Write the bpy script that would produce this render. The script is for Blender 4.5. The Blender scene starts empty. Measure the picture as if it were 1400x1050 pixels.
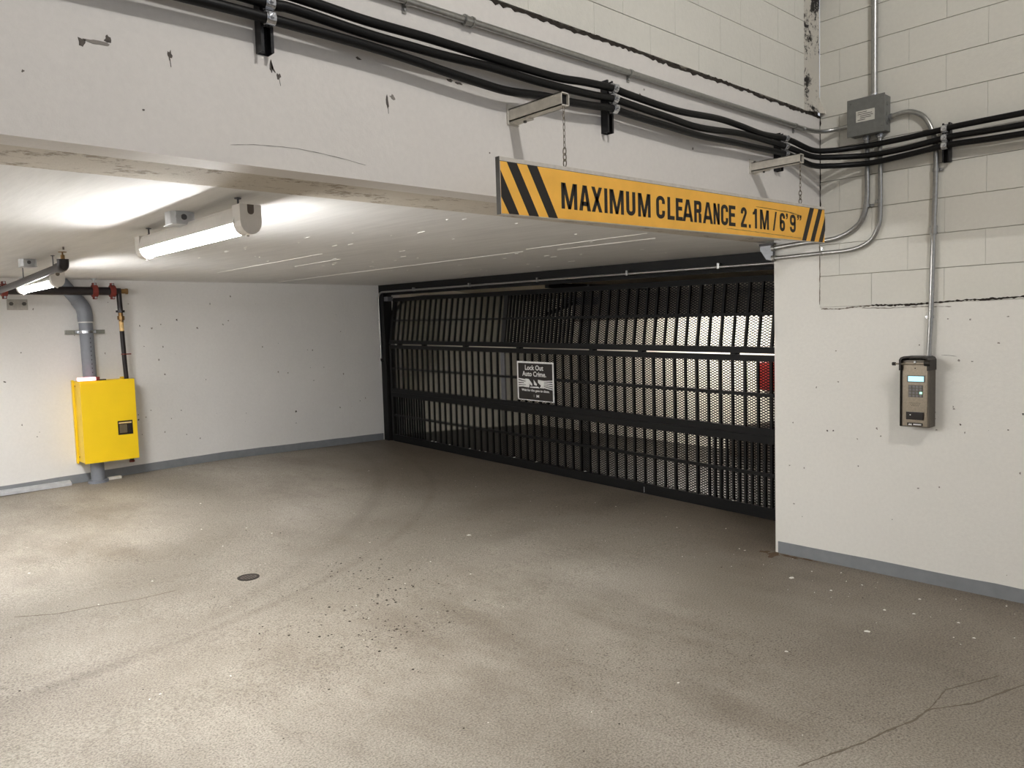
import bpy, bmesh, math, random
from mathutils import Vector, Matrix
from math import sin, cos, pi, radians

# ------------------------------------------------------------------ camera, world, light, exposure
SC = bpy.context.scene
COL = SC.collection
rnd = random.Random(7)

cam_data = bpy.data.cameras.new('camera')
cam = bpy.data.objects.new('camera', cam_data)
COL.objects.link(cam)
SC.camera = cam
cam_data.sensor_width = 36.0
cam_data.sensor_fit = 'HORIZONTAL'
cam_data.lens = 1048.77 / 1400 * 36.0
cam_data.clip_start = 0.02
CAM_H = 1.6
# measured axes: rows = world x, y, z ; columns = image right, image down, forward
RM = ((0.735606, -0.070027, 0.673781), (-0.676755, -0.03226, 0.735501), (-0.029769, -0.997023, -0.071122))
mw = Matrix(((RM[0][0], -RM[0][1], -RM[0][2], 0.0),
             (RM[1][0], -RM[1][1], -RM[1][2], 0.0),
             (RM[2][0], -RM[2][1], -RM[2][2], CAM_H),
             (0, 0, 0, 1)))
cam.matrix_world = mw

world = bpy.data.worlds.new('world')
SC.world = world
world.use_nodes = True
world.node_tree.nodes['Background'].inputs[0].default_value = (0.9, 0.93, 1.0, 1)
world.node_tree.nodes['Background'].inputs[1].default_value = 0.35

SC.view_settings.view_transform = 'Standard'
SC.view_settings.look = 'None'
SC.view_settings.gamma = 1.0
SC.view_settings.exposure = 0.75
SC.view_settings.use_curve_mapping = False

LAMP_RADIANCE = 98.0        # tube lamps under the low ceiling
INNER_RADIANCE = 180.0       # tube lamps beyond the gate
LAMP_BOARD_POWER = 12.0      # the part of a tube lamp that shines straight down, watts
KEY_POWER = 158.0           # lamp on the high ceiling behind the viewer
KEY_POS = (1.64, -1.24, 5.06)

# ------------------------------------------------------------------ materials
def new_mat(name):
    m = bpy.data.materials.new(name)
    m.use_nodes = True
    nt = m.node_tree
    return m, nt, nt.nodes['Principled BSDF']

def N(nt, t, **kw):
    n = nt.nodes.new(t)
    for k, v in kw.items():
        setattr(n, k, v)
    return n

def lin(c):
    return tuple(((x / 255.0) / 12.92 if x / 255.0 <= 0.04045 else ((x / 255.0 + 0.055) / 1.055) ** 2.4) for x in c[:3]) + (1.0,)

def ramp(nt, fac, stops):
    r = N(nt, 'ShaderNodeValToRGB')
    e = r.color_ramp.elements
    while len(e) < len(stops):
        e.new(0.5)
    for i, (p, c) in enumerate(stops):
        e[i].position = p
        e[i].color = c if len(c) == 4 else tuple(c) + (1,)
    nt.links.new(fac, r.inputs[0])
    return r.outputs[0]

def mix(nt, fac, a, b, mode='MIX'):
    m = N(nt, 'ShaderNodeMix', data_type='RGBA', blend_type=mode)
    for sock, val in ((m.inputs[0], fac), (m.inputs[6], a), (m.inputs[7], b)):
        if hasattr(val, 'is_linked'):
            nt.links.new(val, sock)
        else:
            sock.default_value = val
    return m.outputs[2]

def pos(nt, scale=(1, 1, 1), rot=(0, 0, 0)):
    g = N(nt, 'ShaderNodeNewGeometry')
    mp = N(nt, 'ShaderNodeMapping')
    mp.inputs['Scale'].default_value = scale
    mp.inputs['Rotation'].default_value = rot
    nt.links.new(g.outputs['Position'], mp.inputs[0])
    return mp.outputs[0]

def noise(nt, vec, scale, detail=4, rough=0.55):
    n = N(nt, 'ShaderNodeTexNoise')
    n.inputs['Scale'].default_value = scale
    n.inputs['Detail'].default_value = detail
    n.inputs['Roughness'].default_value = rough
    nt.links.new(vec, n.inputs['Vector'])
    return n.outputs[0]

def bump(nt, bsdf, height, strength, dist=0.01):
    b = N(nt, 'ShaderNodeBump')
    b.inputs['Strength'].default_value = strength
    b.inputs['Distance'].default_value = dist
    nt.links.new(height, b.inputs['Height'])
    nt.links.new(b.outputs[0], bsdf.inputs['Normal'])

def plain(name, rgb, rough=0.5, metal=0.0, var=0.12, scale=30.0, bmp=0.0, spec=0.5):
    """one colour with slight mottling and grain"""
    m, nt, b = new_mat(name)
    c = lin(rgb)
    v = pos(nt)
    n = noise(nt, v, scale)
    dark = tuple(x * (1 - var) for x in c[:3]) + (1,)
    lite = tuple(min(1, x * (1 + var)) for x in c[:3]) + (1,)
    nt.links.new(ramp(nt, n, [(0.3, dark), (0.7, lite)]), b.inputs['Base Color'])
    b.inputs['Roughness'].default_value = rough
    b.inputs['Metallic'].default_value = metal
    b.inputs['Specular IOR Level'].default_value = spec
    if bmp:
        bump(nt, b, n, bmp, 0.004)
    return m

def painted_concrete(name, rgb, pits=True, mottling=0.06, rough=0.6, pit_rgb=(70, 62, 55), grain=(1, 1, 1), pit_cut=0.075):
    m, nt, b = new_mat(name)
    c = lin(rgb)
    v = pos(nt)
    big = noise(nt, v, 1.1, 5)
    col = ramp(nt, big, [(0.3, tuple(x * (1 - mottling * 1.6) for x in c[:3]) + (1,)), (0.65, c)])
    fine = noise(nt, pos(nt, grain), 45, 5, 0.65)
    col = mix(nt, 0.5, col, ramp(nt, fine, [(0.3, tuple(x * 0.93 for x in c[:3]) + (1,)), (0.7, tuple(min(1, x * 1.03) for x in c[:3]) + (1,))]))
    hgt = fine
    if pits:
        vo = N(nt, 'ShaderNodeTexVoronoi')
        vo.inputs['Scale'].default_value = 9.0
        nt.links.new(v, vo.inputs['Vector'])
        cl = noise(nt, v, 2.3, 2)
        # pits only where a slow noise allows them, each a few millimetres wide
        mul = N(nt, 'ShaderNodeMath', operation='MULTIPLY')
        nt.links.new(vo.outputs['Distance'], mul.inputs[0])
        nt.links.new(ramp(nt, cl, [(0.42, (3, 3, 3)), (0.6, (1, 1, 1))]), mul.inputs[1])
        mask = ramp(nt, mul.outputs[0], [(pit_cut * 0.6, (1, 1, 1)), (pit_cut, (0, 0, 0))])
        col = mix(nt, mask, col, lin(pit_rgb))
        sub = N(nt, 'ShaderNodeMath', operation='SUBTRACT')
        nt.links.new(fine, sub.inputs[0])
        nt.links.new(mask, sub.inputs[1])
        hgt = sub.outputs[0]
    nt.links.new(col, b.inputs['Base Color'])
    b.inputs['Roughness'].default_value = rough
    bump(nt, b, hgt, 0.35, 0.004)
    return m

def ceiling_mat():
    m, nt, b = new_mat('ceiling_paint')
    c = lin((230, 229, 227))
    streak = noise(nt, pos(nt, (14, 1.2, 1), (0, 0, radians(3))), 1.6, 6, 0.65)
    big = noise(nt, pos(nt), 0.9, 4)
    col = ramp(nt, big, [(0.3, tuple(x * 0.88 for x in c[:3]) + (1,)), (0.7, c)])
    col = mix(nt, 0.5, col, ramp(nt, streak, [(0.35, tuple(x * 0.86 for x in c[:3]) + (1,)), (0.65, tuple(min(1, x * 1.06) for x in c[:3]) + (1,))]))
    nt.links.new(col, b.inputs['Base Color'])
    b.inputs['Roughness'].default_value = 0.6
    b.inputs['Specular IOR Level'].default_value = 0.3
    bump(nt, b, streak, 0.25, 0.006)
    return m

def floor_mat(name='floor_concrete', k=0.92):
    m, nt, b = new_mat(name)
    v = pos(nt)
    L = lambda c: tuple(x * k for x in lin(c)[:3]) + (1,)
    big = noise(nt, v, 0.5, 6, 0.6)
    col = ramp(nt, big, [(0.33, L((128, 119, 107))), (0.5, L((164, 157, 146))), (0.68, L((182, 176, 166)))])
    mid = noise(nt, pos(nt, (1, 0.4, 1), (0, 0, radians(-25))), 2.2, 7, 0.72)
    col = mix(nt, 0.4, col, ramp(nt, mid, [(0.34, L((112, 101, 88))), (0.6, L((172, 165, 154)))]))
    # broad wheel tracks that swing through the gate: rings round a turning point
    sep = N(nt, 'ShaderNodeSeparateXYZ')
    nt.links.new(v, sep.inputs[0])
    def ring(cx, cy, r, w, strength, colour, col):
        dx = N(nt, 'ShaderNodeMath', operation='SUBTRACT'); dx.inputs[1].default_value = cx
        dy = N(nt, 'ShaderNodeMath', operation='SUBTRACT'); dy.inputs[1].default_value = cy
        nt.links.new(sep.outputs[0], dx.inputs[0]); nt.links.new(sep.outputs[1], dy.inputs[0])
        cx_ = N(nt, 'ShaderNodeCombineXYZ')
        nt.links.new(dx.outputs[0], cx_.inputs[0]); nt.links.new(dy.outputs[0], cx_.inputs[1])
        ln = N(nt, 'ShaderNodeVectorMath', operation='LENGTH')
        nt.links.new(cx_.outputs[0], ln.inputs[0])
        d = N(nt, 'ShaderNodeMath', operation='SUBTRACT'); d.inputs[1].default_value = r
        nt.links.new(ln.outputs['Value'], d.inputs[0])
        a = N(nt, 'ShaderNodeMath', operation='ABSOLUTE'); nt.links.new(d.outputs[0], a.inputs[0])
        s = N(nt, 'ShaderNodeMath', operation='DIVIDE'); s.inputs[1].default_value = w
        nt.links.new(a.outputs[0], s.inputs[0])
        f = ramp(nt, s.outputs[0], [(0.2, (strength,) * 3), (1.0, (0, 0, 0))])
        q = N(nt, 'ShaderNodeMath', operation='MULTIPLY')
        nt.links.new(f, q.inputs[0])
        nt.links.new(ramp(nt, mid, [(0.3, (0, 0, 0)), (0.58, (1, 1, 1))]), q.inputs[1])
        return mix(nt, q.outputs[0], col, colour)
    tyre = L((104, 94, 80))
    col = ring(0.5, 8.9, 4.9, 1.1, 0.32, tyre, col)
    col = ring(0.2, 7.6, 2.6, 0.55, 0.45, tyre, col)
    col = ring(7.0, -0.6, 3.9, 0.8, 0.55, tyre, col)
    col = ring(-1.5, 10.5, 6.9, 0.10, 0.25, L((92, 82, 72)), col)
    col = ring(0.3, 9.2, 5.2, 0.06, 0.30, L((92, 82, 72)), col)
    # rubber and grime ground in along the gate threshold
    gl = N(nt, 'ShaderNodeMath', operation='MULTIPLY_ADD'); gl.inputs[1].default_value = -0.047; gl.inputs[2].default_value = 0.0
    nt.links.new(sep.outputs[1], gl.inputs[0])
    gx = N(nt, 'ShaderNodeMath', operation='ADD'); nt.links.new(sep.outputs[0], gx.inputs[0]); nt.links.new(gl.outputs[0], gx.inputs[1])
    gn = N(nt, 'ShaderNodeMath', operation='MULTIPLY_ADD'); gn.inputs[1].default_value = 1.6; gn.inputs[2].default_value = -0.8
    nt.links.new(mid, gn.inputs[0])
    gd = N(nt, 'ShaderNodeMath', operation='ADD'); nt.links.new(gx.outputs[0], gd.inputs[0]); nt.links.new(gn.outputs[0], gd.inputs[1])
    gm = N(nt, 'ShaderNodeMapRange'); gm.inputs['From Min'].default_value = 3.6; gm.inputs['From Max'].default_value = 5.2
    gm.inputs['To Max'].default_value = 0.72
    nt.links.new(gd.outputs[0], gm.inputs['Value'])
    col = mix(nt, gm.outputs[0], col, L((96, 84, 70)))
    # exposed aggregate: grains and open pores
    ag = noise(nt, v, 110, 3, 0.75)
    col = mix(nt, 0.9, col, ramp(nt, ag, [(0.32, (0.42, 0.40, 0.38)), (0.60, (1.25, 1.25, 1.25))]), 'MULTIPLY')
    vo = N(nt, 'ShaderNodeTexVoronoi')
    vo.inputs['Scale'].default_value = 50.0
    nt.links.new(v, vo.inputs['Vector'])
    dots = ramp(nt, vo.outputs['Distance'], [(0.16, (1, 1, 1)), (0.30, (0, 0, 0))])
    wear = ramp(nt, noise(nt, v, 0.7, 4), [(0.40, (0.12, 0.12, 0.12)), (0.60, (0.9, 0.9, 0.9))])
    mm = N(nt, 'ShaderNodeMath', operation='MULTIPLY')
    nt.links.new(dots, mm.inputs[0]); nt.links.new(wear, mm.inputs[1])
    col = mix(nt, mm.outputs[0], col, (0.42, 0.40, 0.37, 1), 'MULTIPLY')
    nt.links.new(col, b.inputs['Base Color'])
    b.inputs['Roughness'].default_value = 0.55
    b.inputs['Specular IOR Level'].default_value = 0.35
    sb = N(nt, 'ShaderNodeMath', operation='SUBTRACT')
    nt.links.new(ag, sb.inputs[0]); nt.links.new(mm.outputs[0], sb.inputs[1])
    bump(nt, b, sb.outputs[0], 0.4, 0.003)
    return m

def emit_mat(name, rgb, strength):
    m, nt, b = new_mat(name)
    b.inputs['Base Color'].default_value = (0.8, 0.8, 0.8, 1)
    b.inputs['Emission Color'].default_value = tuple(rgb) + (1,)
    b.inputs['Emission Strength'].default_value = strength
    return m

def rough_mortar_mat(name, rgb, dark, amount):
    m, nt, b = new_mat(name)
    v = pos(nt)
    n = noise(nt, v, 38, 8, 0.75)
    n2 = noise(nt, v, 7, 4)
    mx = N(nt, 'ShaderNodeMath', operation='MULTIPLY'); nt.links.new(n, mx.inputs[0]); nt.links.new(n2, mx.inputs[1])
    col = ramp(nt, mx.outputs[0], [(amount, lin(dark)), (amount + 0.05, lin(rgb))])
    nt.links.new(col, b.inputs['Base Color'])
    b.inputs['Roughness'].default_value = 0.8
    bump(nt, b, n, 0.7, 0.01)
    return m

M = {}
M['beam'] = painted_concrete('beam_paint', (222, 218, 214), pit_cut=0.035)
M['wall'] = painted_concrete('wall_paint', (230, 228, 222), pit_cut=0.06)
M['wall_back'] = painted_concrete('back_wall_paint', (232, 230, 227), pit_cut=0.06)
M['block'] = painted_concrete('block_paint', (218, 216, 208), pits=False)
M['joint'] = plain('joint_mortar', (158, 150, 138), 0.9)
M['ceiling'] = ceiling_mat()
M['soffit'] = painted_concrete('soffit_paint', (186, 181, 172), pits=False)
M['mortar_band'] = rough_mortar_mat('mortar_band', (200, 192, 179), (150, 138, 122), 0.165)
M['mortar_column'] = rough_mortar_mat('mortar_column', (206, 201, 191), (34, 30, 27), 0.175)
M['fin'] = plain('fin_paint', (240, 238, 232), 0.4)
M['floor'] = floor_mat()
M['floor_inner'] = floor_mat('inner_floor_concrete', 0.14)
M['base_grey'] = plain('base_paint', (128, 131, 135), 0.55, var=0.08, scale=14, bmp=0.3)
M['crack'] = plain('crack_dark', (44, 38, 32), 0.95)
M['crack_soft'] = plain('crack_soft', (112, 102, 90), 0.95)
M['scuff'] = plain('scuff', (92, 86, 81), 0.9, var=0.35, scale=120)
M['stain'] = plain('stain', (92, 74, 55), 0.9, var=0.3, scale=60)
M['scuff_pale'] = plain('scuff_pale', (142, 136, 130), 0.9)
M['black_steel'] = plain('black_steel', (13, 13, 14), 0.5, 0.0, bmp=0.1, spec=0.22)
M['black_dull'] = plain('black_dull', (14, 14, 15), 0.6, spec=0.25)
M['mesh_steel'] = plain('mesh_steel', (11, 11, 12), 0.6, spec=0.2)
M['grey_steel'] = plain('grey_steel', (92, 92, 96), 0.5, 0.2)
M['cable'] = plain('cable_jacket', (9, 9, 11), 0.42, bmp=0.2, scale=160, spec=0.28)
M['emt'] = plain('emt_steel', (168, 168, 166), 0.32, 0.9, scale=60)
M['zinc'] = plain('zinc', (196, 198, 202), 0.25, 0.95, scale=60)
M['galv'] = plain('galvanised', (200, 203, 206), 0.35, 0.25, scale=20)
M['strut_black'] = plain('strut_black', (42, 42, 44), 0.35, 0.5)
M['strut_inner'] = plain('strut_inner', (30, 30, 31), 0.5, 0.3)
M['bracket'] = plain('bracket_paint', (205, 200, 190), 0.5)
M['hole'] = plain('tube_inside', (16, 14, 14), 0.9)
M['sign_yellow'] = plain('sign_yellow', (246, 186, 76), 0.5, var=0.07, scale=9)
M['sign_black'] = plain('sign_black', (26, 20, 18), 0.5)
M['sign_edge'] = plain('sign_edge', (198, 192, 184), 0.55)
M['chain'] = plain('chain', (120, 112, 100), 0.4, 0.8)
M['box_grey'] = plain('box_grey', (112, 113, 110), 0.5, 0.1)
M['label_white'] = plain('label_white', (208, 206, 198), 0.6)
M['print_grey'] = plain('print_grey', (90, 88, 84), 0.7)
M['lamp_white'] = plain('lamp_white', (226, 222, 216), 0.45, var=0.03)
M['lamp_dark'] = plain('lamp_dark', (108, 98, 90), 0.6)
M['tube_light'] = emit_mat('tube_light', (1.0, 0.99, 0.975), LAMP_RADIANCE)
M['tube_light_inner'] = emit_mat('tube_light_inner', (1.0, 0.97, 0.90), INNER_RADIANCE)
M['key_glass'] = emit_mat('key_glass', (1.0, 0.95, 0.88), 8.0)
M['yellow'] = plain('cabinet_yellow', (248, 207, 20), 0.38, var=0.04, scale=3)
M['pvc'] = plain('grey_pvc', (126, 130, 138), 0.45, var=0.05)
M['pvc_dark'] = plain('pvc_print', (70, 72, 78), 0.6)
M['black_pipe'] = plain('black_pipe', (40, 35, 36), 0.42, 0.2)
M['red'] = plain('coupling_red', (122, 46, 38), 0.45)
M['brass'] = plain('brass', (140, 108, 66), 0.45, 0.6)
M['tape'] = plain('teflon_tape', (226, 190, 130), 0.6)
M['red_led'] = emit_mat('red_led', (1.0, 0.30, 0.34), 1.6)
M['window_dark'] = plain('window_dark', (48, 42, 32), 0.2)
M['window_mid'] = plain('window_mid', (96, 86, 66), 0.3)
M['stainless'] = plain('stainless', (150, 140, 126), 0.34, 0.9, scale=90)
M['stainless_dark'] = plain('stainless_side', (104, 98, 90), 0.42, 0.8)
M['bronze'] = plain('dark_hood', (46, 42, 38), 0.4, 0.5)
M['screen'] = emit_mat('screen', (0.16, 0.62, 0.78), 0.75)
M['key_cap'] = plain('key_cap', (118, 116, 116), 0.4, 0.4)
M['key_lit'] = emit_mat('key_lit', (0.2, 0.85, 0.5), 0.8)
M['reader'] = plain('reader_black', (28, 22, 20), 0.3)
M['white_paint'] = plain('white_print', (226, 226, 224), 0.6)
M['rail_grey'] = plain('rail_grey', (140, 140, 132), 0.45, 0.3)
M['plate_grey'] = plain('plate_grey', (176, 172, 164), 0.5)
M['paper'] = plain('paper', (236, 234, 226), 0.8)
M['iron'] = plain('cast_iron', (84, 76, 70), 0.6, 0.4, var=0.3, scale=80)
M['iron_dark'] = plain('iron_dark', (44, 38, 33), 0.85)
M['grit'] = plain('grit', (48, 41, 34), 0.95, var=0.3)
M['fleck'] = plain('fleck', (232, 230, 222), 0.8)
M['red_cabinet'] = plain('red_cabinet', (120, 26, 22), 0.4)
M['wedge_brown'] = plain('wedge_brown', (98, 88, 78), 0.8, bmp=0.3)
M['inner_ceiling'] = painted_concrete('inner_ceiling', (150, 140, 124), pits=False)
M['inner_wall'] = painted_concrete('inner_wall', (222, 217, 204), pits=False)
M['camera_grey'] = plain('fitting_grey', (136, 138, 142), 0.4, 0.5)

# ------------------------------------------------------------------ mesh helpers
def origin_of(o):
    v = Vector((0, 0, 0))
    while o is not None:
        v = v + Vector(o.location)
        o = o.parent
    return v

class MB:
    """collects geometry in world coordinates, then becomes ONE mesh object"""
    def __init__(self):
        self.v, self.f, self.s = [], [], []
    def add(self, vs, fs, smooth=False):
        k = len(self.v)
        self.v += [tuple(p) for p in vs]
        self.f += [tuple(i + k for i in f) for f in fs]
        self.s += [smooth] * len(fs)
        return self
    def pts8(self, p):
        return self.add(p, [(0, 3, 2, 1), (4, 5, 6, 7), (0, 1, 5, 4), (1, 2, 6, 5), (2, 3, 7, 6), (3, 0, 4, 7)])
    def box(self, x0, x1, y0, y1, z0, z1):
        return self.pts8([(x0, y0, z0), (x1, y0, z0), (x1, y1, z0), (x0, y1, z0), (x0, y0, z1), (x1, y0, z1), (x1, y1, z1), (x0, y1, z1)])
    def cbox(self, x0, x1, y0, y1, z0, z1, b):
        """box with chamfered edges"""
        bm = bmesh.new()
        bmesh.ops.create_cube(bm, size=1)
        for v in bm.verts:
            v.co = Vector(((x0 + x1) / 2 + v.co.x * (x1 - x0), (y0 + y1) / 2 + v.co.y * (y1 - y0), (z0 + z1) / 2 + v.co.z * (z1 - z0)))
        bmesh.ops.bevel(bm, geom=list(bm.edges), offset=b, segments=2, affect='EDGES', profile=0.7)
        bm.verts.index_update()
        self.add([v.co[:] for v in bm.verts], [[v.index for v in f.verts] for f in bm.faces])
        bm.free()
        return self
    def tube(self, path, r, n=12, caps=True, radii=None):
        P = [Vector(p) for p in path]
        t = [(P[min(i + 1, len(P) - 1)] - P[max(i - 1, 0)]).normalized() for i in range(len(P))]
        up = Vector((0, 0, 1)) if abs(t[0].z) < 0.9 else Vector((1, 0, 0))
        u = t[0].cross(up).normalized()
        vs, fs = [], []
        for i, p in enumerate(P):
            u = (u - t[i] * u.dot(t[i]))
            u.normalize()
            w = t[i].cross(u)
            rr = radii[i] if radii else r
            for k in range(n):
                a = 2 * pi * k / n
                vs.append(p + (u * cos(a) + w * sin(a)) * rr)
        for i in range(len(P) - 1):
            for k in range(n):
                fs.append((i * n + k, i * n + (k + 1) % n, (i + 1) * n + (k + 1) % n, (i + 1) * n + k))
        self.add(vs, fs, True)
        if caps:
            L = len(P) - 1
            self.add(vs[:n], [tuple(range(n))[::-1]])
            self.add(vs[L * n:], [tuple(range(n))])
        return self
    def rod(self, a, b, r, n=12):
        return self.tube([a, b], r, n)
    def ring(self, centre, axis, r0, r1, h, n=16):
        """short hollow collar"""
        c = Vector(centre); ax = Vector(axis).normalized()
        up = Vector((0, 0, 1)) if abs(ax.z) < 0.9 else Vector((1, 0, 0))
        u = ax.cross(up).normalized(); w = ax.cross(u)
        vs, fs = [], []
        for (r, d) in ((r0, -h / 2), (r1, -h / 2), (r1, h / 2), (r0, h / 2)):
            for k in range(n):
                a = 2 * pi * k / n
                vs.append(c + ax * d + (u * cos(a) + w * sin(a)) * r)
        for q in range(4):
            for k in range(n):
                fs.append((q * n + k, q * n + (k + 1) % n, ((q + 1) % 4) * n + (k + 1) % n, ((q + 1) % 4) * n + k))
        return self.add(vs, fs, False)
    def prism(self, poly, fn, d0, d1):
        """polygon (u,v) extruded; fn(u,v,d) gives the world point"""
        n = len(poly)
        a = [fn(u, v, d0) for u, v in poly]
        b = [fn(u, v, d1) for u, v in poly]
        fs = [tuple(range(n))[::-1], tuple(range(n, 2 * n))] + [(i, (i + 1) % n, n + (i + 1) % n, n + i) for i in range(n)]
        return self.add(a + b, fs)
    def build(self, name, mat, parent=None, org=None, fixn=True):
        off = origin_of(parent) if parent is not None else (Vector(org) if org is not None else Vector((0, 0, 0)))
        me = bpy.data.meshes.new(name)
        me.from_pydata([(x - off.x, y - off.y, z - off.z) for x, y, z in self.v], [], self.f)
        me.polygons.foreach_set('use_smooth', self.s)
        me.materials.append(M[mat] if isinstance(mat, str) else mat)
        if fixn and len(self.f) < 20000:
            bm = bmesh.new(); bm.from_mesh(me)
            bmesh.ops.recalc_face_normals(bm, faces=bm.faces)
            bm.to_mesh(me); bm.free()
        me.update()
        o = bpy.data.objects.new(name, me)
        COL.objects.link(o)
        if parent is not None:
            o.parent = parent
        else:
            o.location = off
        return o

def tag(o, label=None, cat=None, group=None, kind=None):
    if label: o['label'] = label
    if cat: o['category'] = cat
    if group: o['group'] = group
    if kind: o['kind'] = kind
    return o

def thing(name, loc, label, cat, group=None):
    o = bpy.data.objects.new(name, None)
    o.empty_display_size = 0.1
    COL.objects.link(o)
    o.location = loc
    return tag(o, label, cat, group)

def place(name, mesh, parent, p, rot=(0, 0, 0)):
    """another object on shared mesh data"""
    o = bpy.data.objects.new(name, mesh)
    COL.objects.link(o)
    off = origin_of(parent) if parent is not None else Vector((0, 0, 0))
    o.parent = parent
    o.location = Vector(p) - off
    o.rotation_euler = rot
    return o

def text_part(name, body, mat, parent, fn, u0, u1, v0, v1, d0, d1, bold=0.0, space=1.0):
    """lettering fitted into a box on a face"""
    cu = bpy.data.curves.new(name, 'FONT')
    cu.body = body
    cu.size = 1.0
    cu.offset = bold
    cu.space_character = space
    cu.resolution_u = 3
    ob = bpy.data.objects.new(name, cu)
    COL.objects.link(ob)
    bpy.context.view_layer.update()
    dg = bpy.context.evaluated_depsgraph_get()
    me = bpy.data.meshes.new_from_object(ob.evaluated_get(dg))
    vs = [v.co.copy() for v in me.vertices]
    fs = [tuple(p.vertices) for p in me.polygons]
    bpy.data.objects.remove(ob)
    bpy.data.curves.remove(cu)
    bpy.data.meshes.remove(me)
    x0 = min(v.x for v in vs); x1 = max(v.x for v in vs); y0 = min(v.y for v in vs); y1 = max(v.y for v in vs)
    q = [((v.x - x0) / (x1 - x0) * (u1 - u0) + u0, (v.y - y0) / (y1 - y0) * (v1 - v0) + v0) for v in vs]
    mb = MB()
    # open shell: face plus side walls along boundary edges
    cnt = {}
    for f in fs:
        for a, b in zip(f, f[1:] + f[:1]):
            cnt[(a, b)] = cnt.get((a, b), 0) + 1
    n = len(q)
    pts = [fn(u, v, d1) for u, v in q] + [fn(u, v, d0) for u, v in q]
    faces = list(fs) + [(a, b, n + b, n + a) for (a, b) in cnt if (b, a) not in cnt]
    mb.add(pts, faces)
    return mb.build(name, mat, parent)

def smooth_path(pts, sub=4):
    """Catmull-Rom through the points"""
    P = [Vector(p) for p in pts]
    out = []
    for i in range(len(P) - 1):
        p0, p1, p2, p3 = P[max(i - 1, 0)], P[i], P[i + 1], P[min(i + 2, len(P) - 1)]
        for k in range(sub):
            t = k / sub
            out.append(0.5 * ((2 * p1) + (p2 - p0) * t + (2 * p0 - 5 * p1 + 4 * p2 - p3) * t * t + (3 * p1 - p0 - 3 * p2 + p3) * t ** 3))
    out.append(P[-1])
    return out

def ribbon(name, mat, parent, pts, width, fn, jitter=0.5, step=0.02, lift=0.0012, deep=0.004):
    """irregular thin line lying on a surface; pts (u,v), fn(u,v,d) -> world, d = height over the surface"""
    P = [Vector((p[0], p[1])) for p in pts]
    dense = []
    for a, b in zip(P, P[1:]):
        k = max(1, int((b - a).length / step))
        dense += [a + (b - a) * (i / k) for i in range(k)]
    dense.append(P[-1])
    L = len(dense)
    lo, hi = [], []
    for i, p in enumerate(dense):
        t = (dense[min(i + 1, L - 1)] - dense[max(i - 1, 0)]).normalized()
        nrm = Vector((-t.y, t.x))
        w = width * (0.5 + jitter * (rnd.random() - 0.3)) * (0.35 if i in (0, L - 1) else 1)
        c = p + nrm * width * jitter * (rnd.random() - 0.5)
        lo.append(c - nrm * w); hi.append(c + nrm * w)
    vs = [fn(p.x, p.y, lift) for p in lo] + [fn(p.x, p.y, lift) for p in hi] + [fn(p.x, p.y, -deep) for p in lo] + [fn(p.x, p.y, -deep) for p in hi]
    fs = []
    for i in range(L - 1):
        fs += [(i, i + 1, L + i + 1, L + i), (2 * L + i, 2 * L + i + 1, i + 1, i), (L + i, L + i + 1, 3 * L + i + 1, 3 * L + i)]
    return MB().add(vs, fs).build(name, mat, parent)

def blob(name, mat, parent, c, ru, rv, fn, n=11, rough=0.45, lift=0.0012):
    """small irregular patch on a surface"""
    poly = []
    for k in range(n):
        a = 2 * pi * k / n
        r = 1 + rough * (rnd.random() - 0.5) * 2
        poly.append((c[0] + cos(a) * ru * r, c[1] + sin(a) * rv * r))
    return MB().prism(poly, fn, -0.003, lift).build(name, mat, parent)

# ------------------------------------------------------------------ dimensions measured from the photograph (metres)
WX = 4.867            # face of the right-hand wall (plane x = WX)
BY = 2.328            # face of the beam (plane y = BY)
BZ = 2.132            # underside of the beam
JY = 2.648            # end of the right-hand wall at the gate opening
LZ = 2.893            # top of the concrete beam, block wall above
BWY = 9.125           # face of the far-left wall (plane y = BWY)
HZ = 5.3              # high ceiling
G0 = Vector((5.644, 3.092, 0.0))
GD = Vector((0.047, 0.9987, 0.018))      # along the gate, away from the viewer
GN = Vector((0.9989, -0.047, 0.0))       # through the gate

def gp(s, h, o=0.0):
    return G0 + GD * s + Vector((0, 0, h)) + GN * o

def lerp_table(x, t):
    if x <= t[0][0]: return t[0][1]
    for (a, va), (b, vb) in zip(t, t[1:]):
        if x <= b: return va + (vb - va) * (x - a) / (b - a)
    return t[-1][1]

def FZ(x, y):
    """floor height: level near the viewer, rising gently towards the far wall"""
    z = 0.018 * max(0.0, y - 3.1)
    k = min(1.0, max(0.0, (y - 3.1) / 6.0))
    z += k * lerp_table(x, [(-3, -0.06), (1.3, -0.026), (2.7, 0.012), (3.6, 0.03), (4.7, 0.016), (5.9, 0.0)])
    if x > 6.3: z -= 0.05 * (x - 6.3)
    return z

def CZ(y):
    return 2.153 + 0.018 * (y - 3.09)

def on_floor(u, v, d): return (u, v, FZ(u, v) + d)
def on_beam(u, v, d): return (u, BY - d, v)            # u = x, v = z
def on_right(u, v, d): return (WX - d, u, v)           # u = y, v = z
def on_back(u, v, d): return (u, BWY - d, v)
def on_ceil(u, v, d): return (u, v, CZ(v) - d)

def structure(o, label=None):
    o['kind'] = 'structure'
    if label: o['label'] = label
    return o

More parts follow.
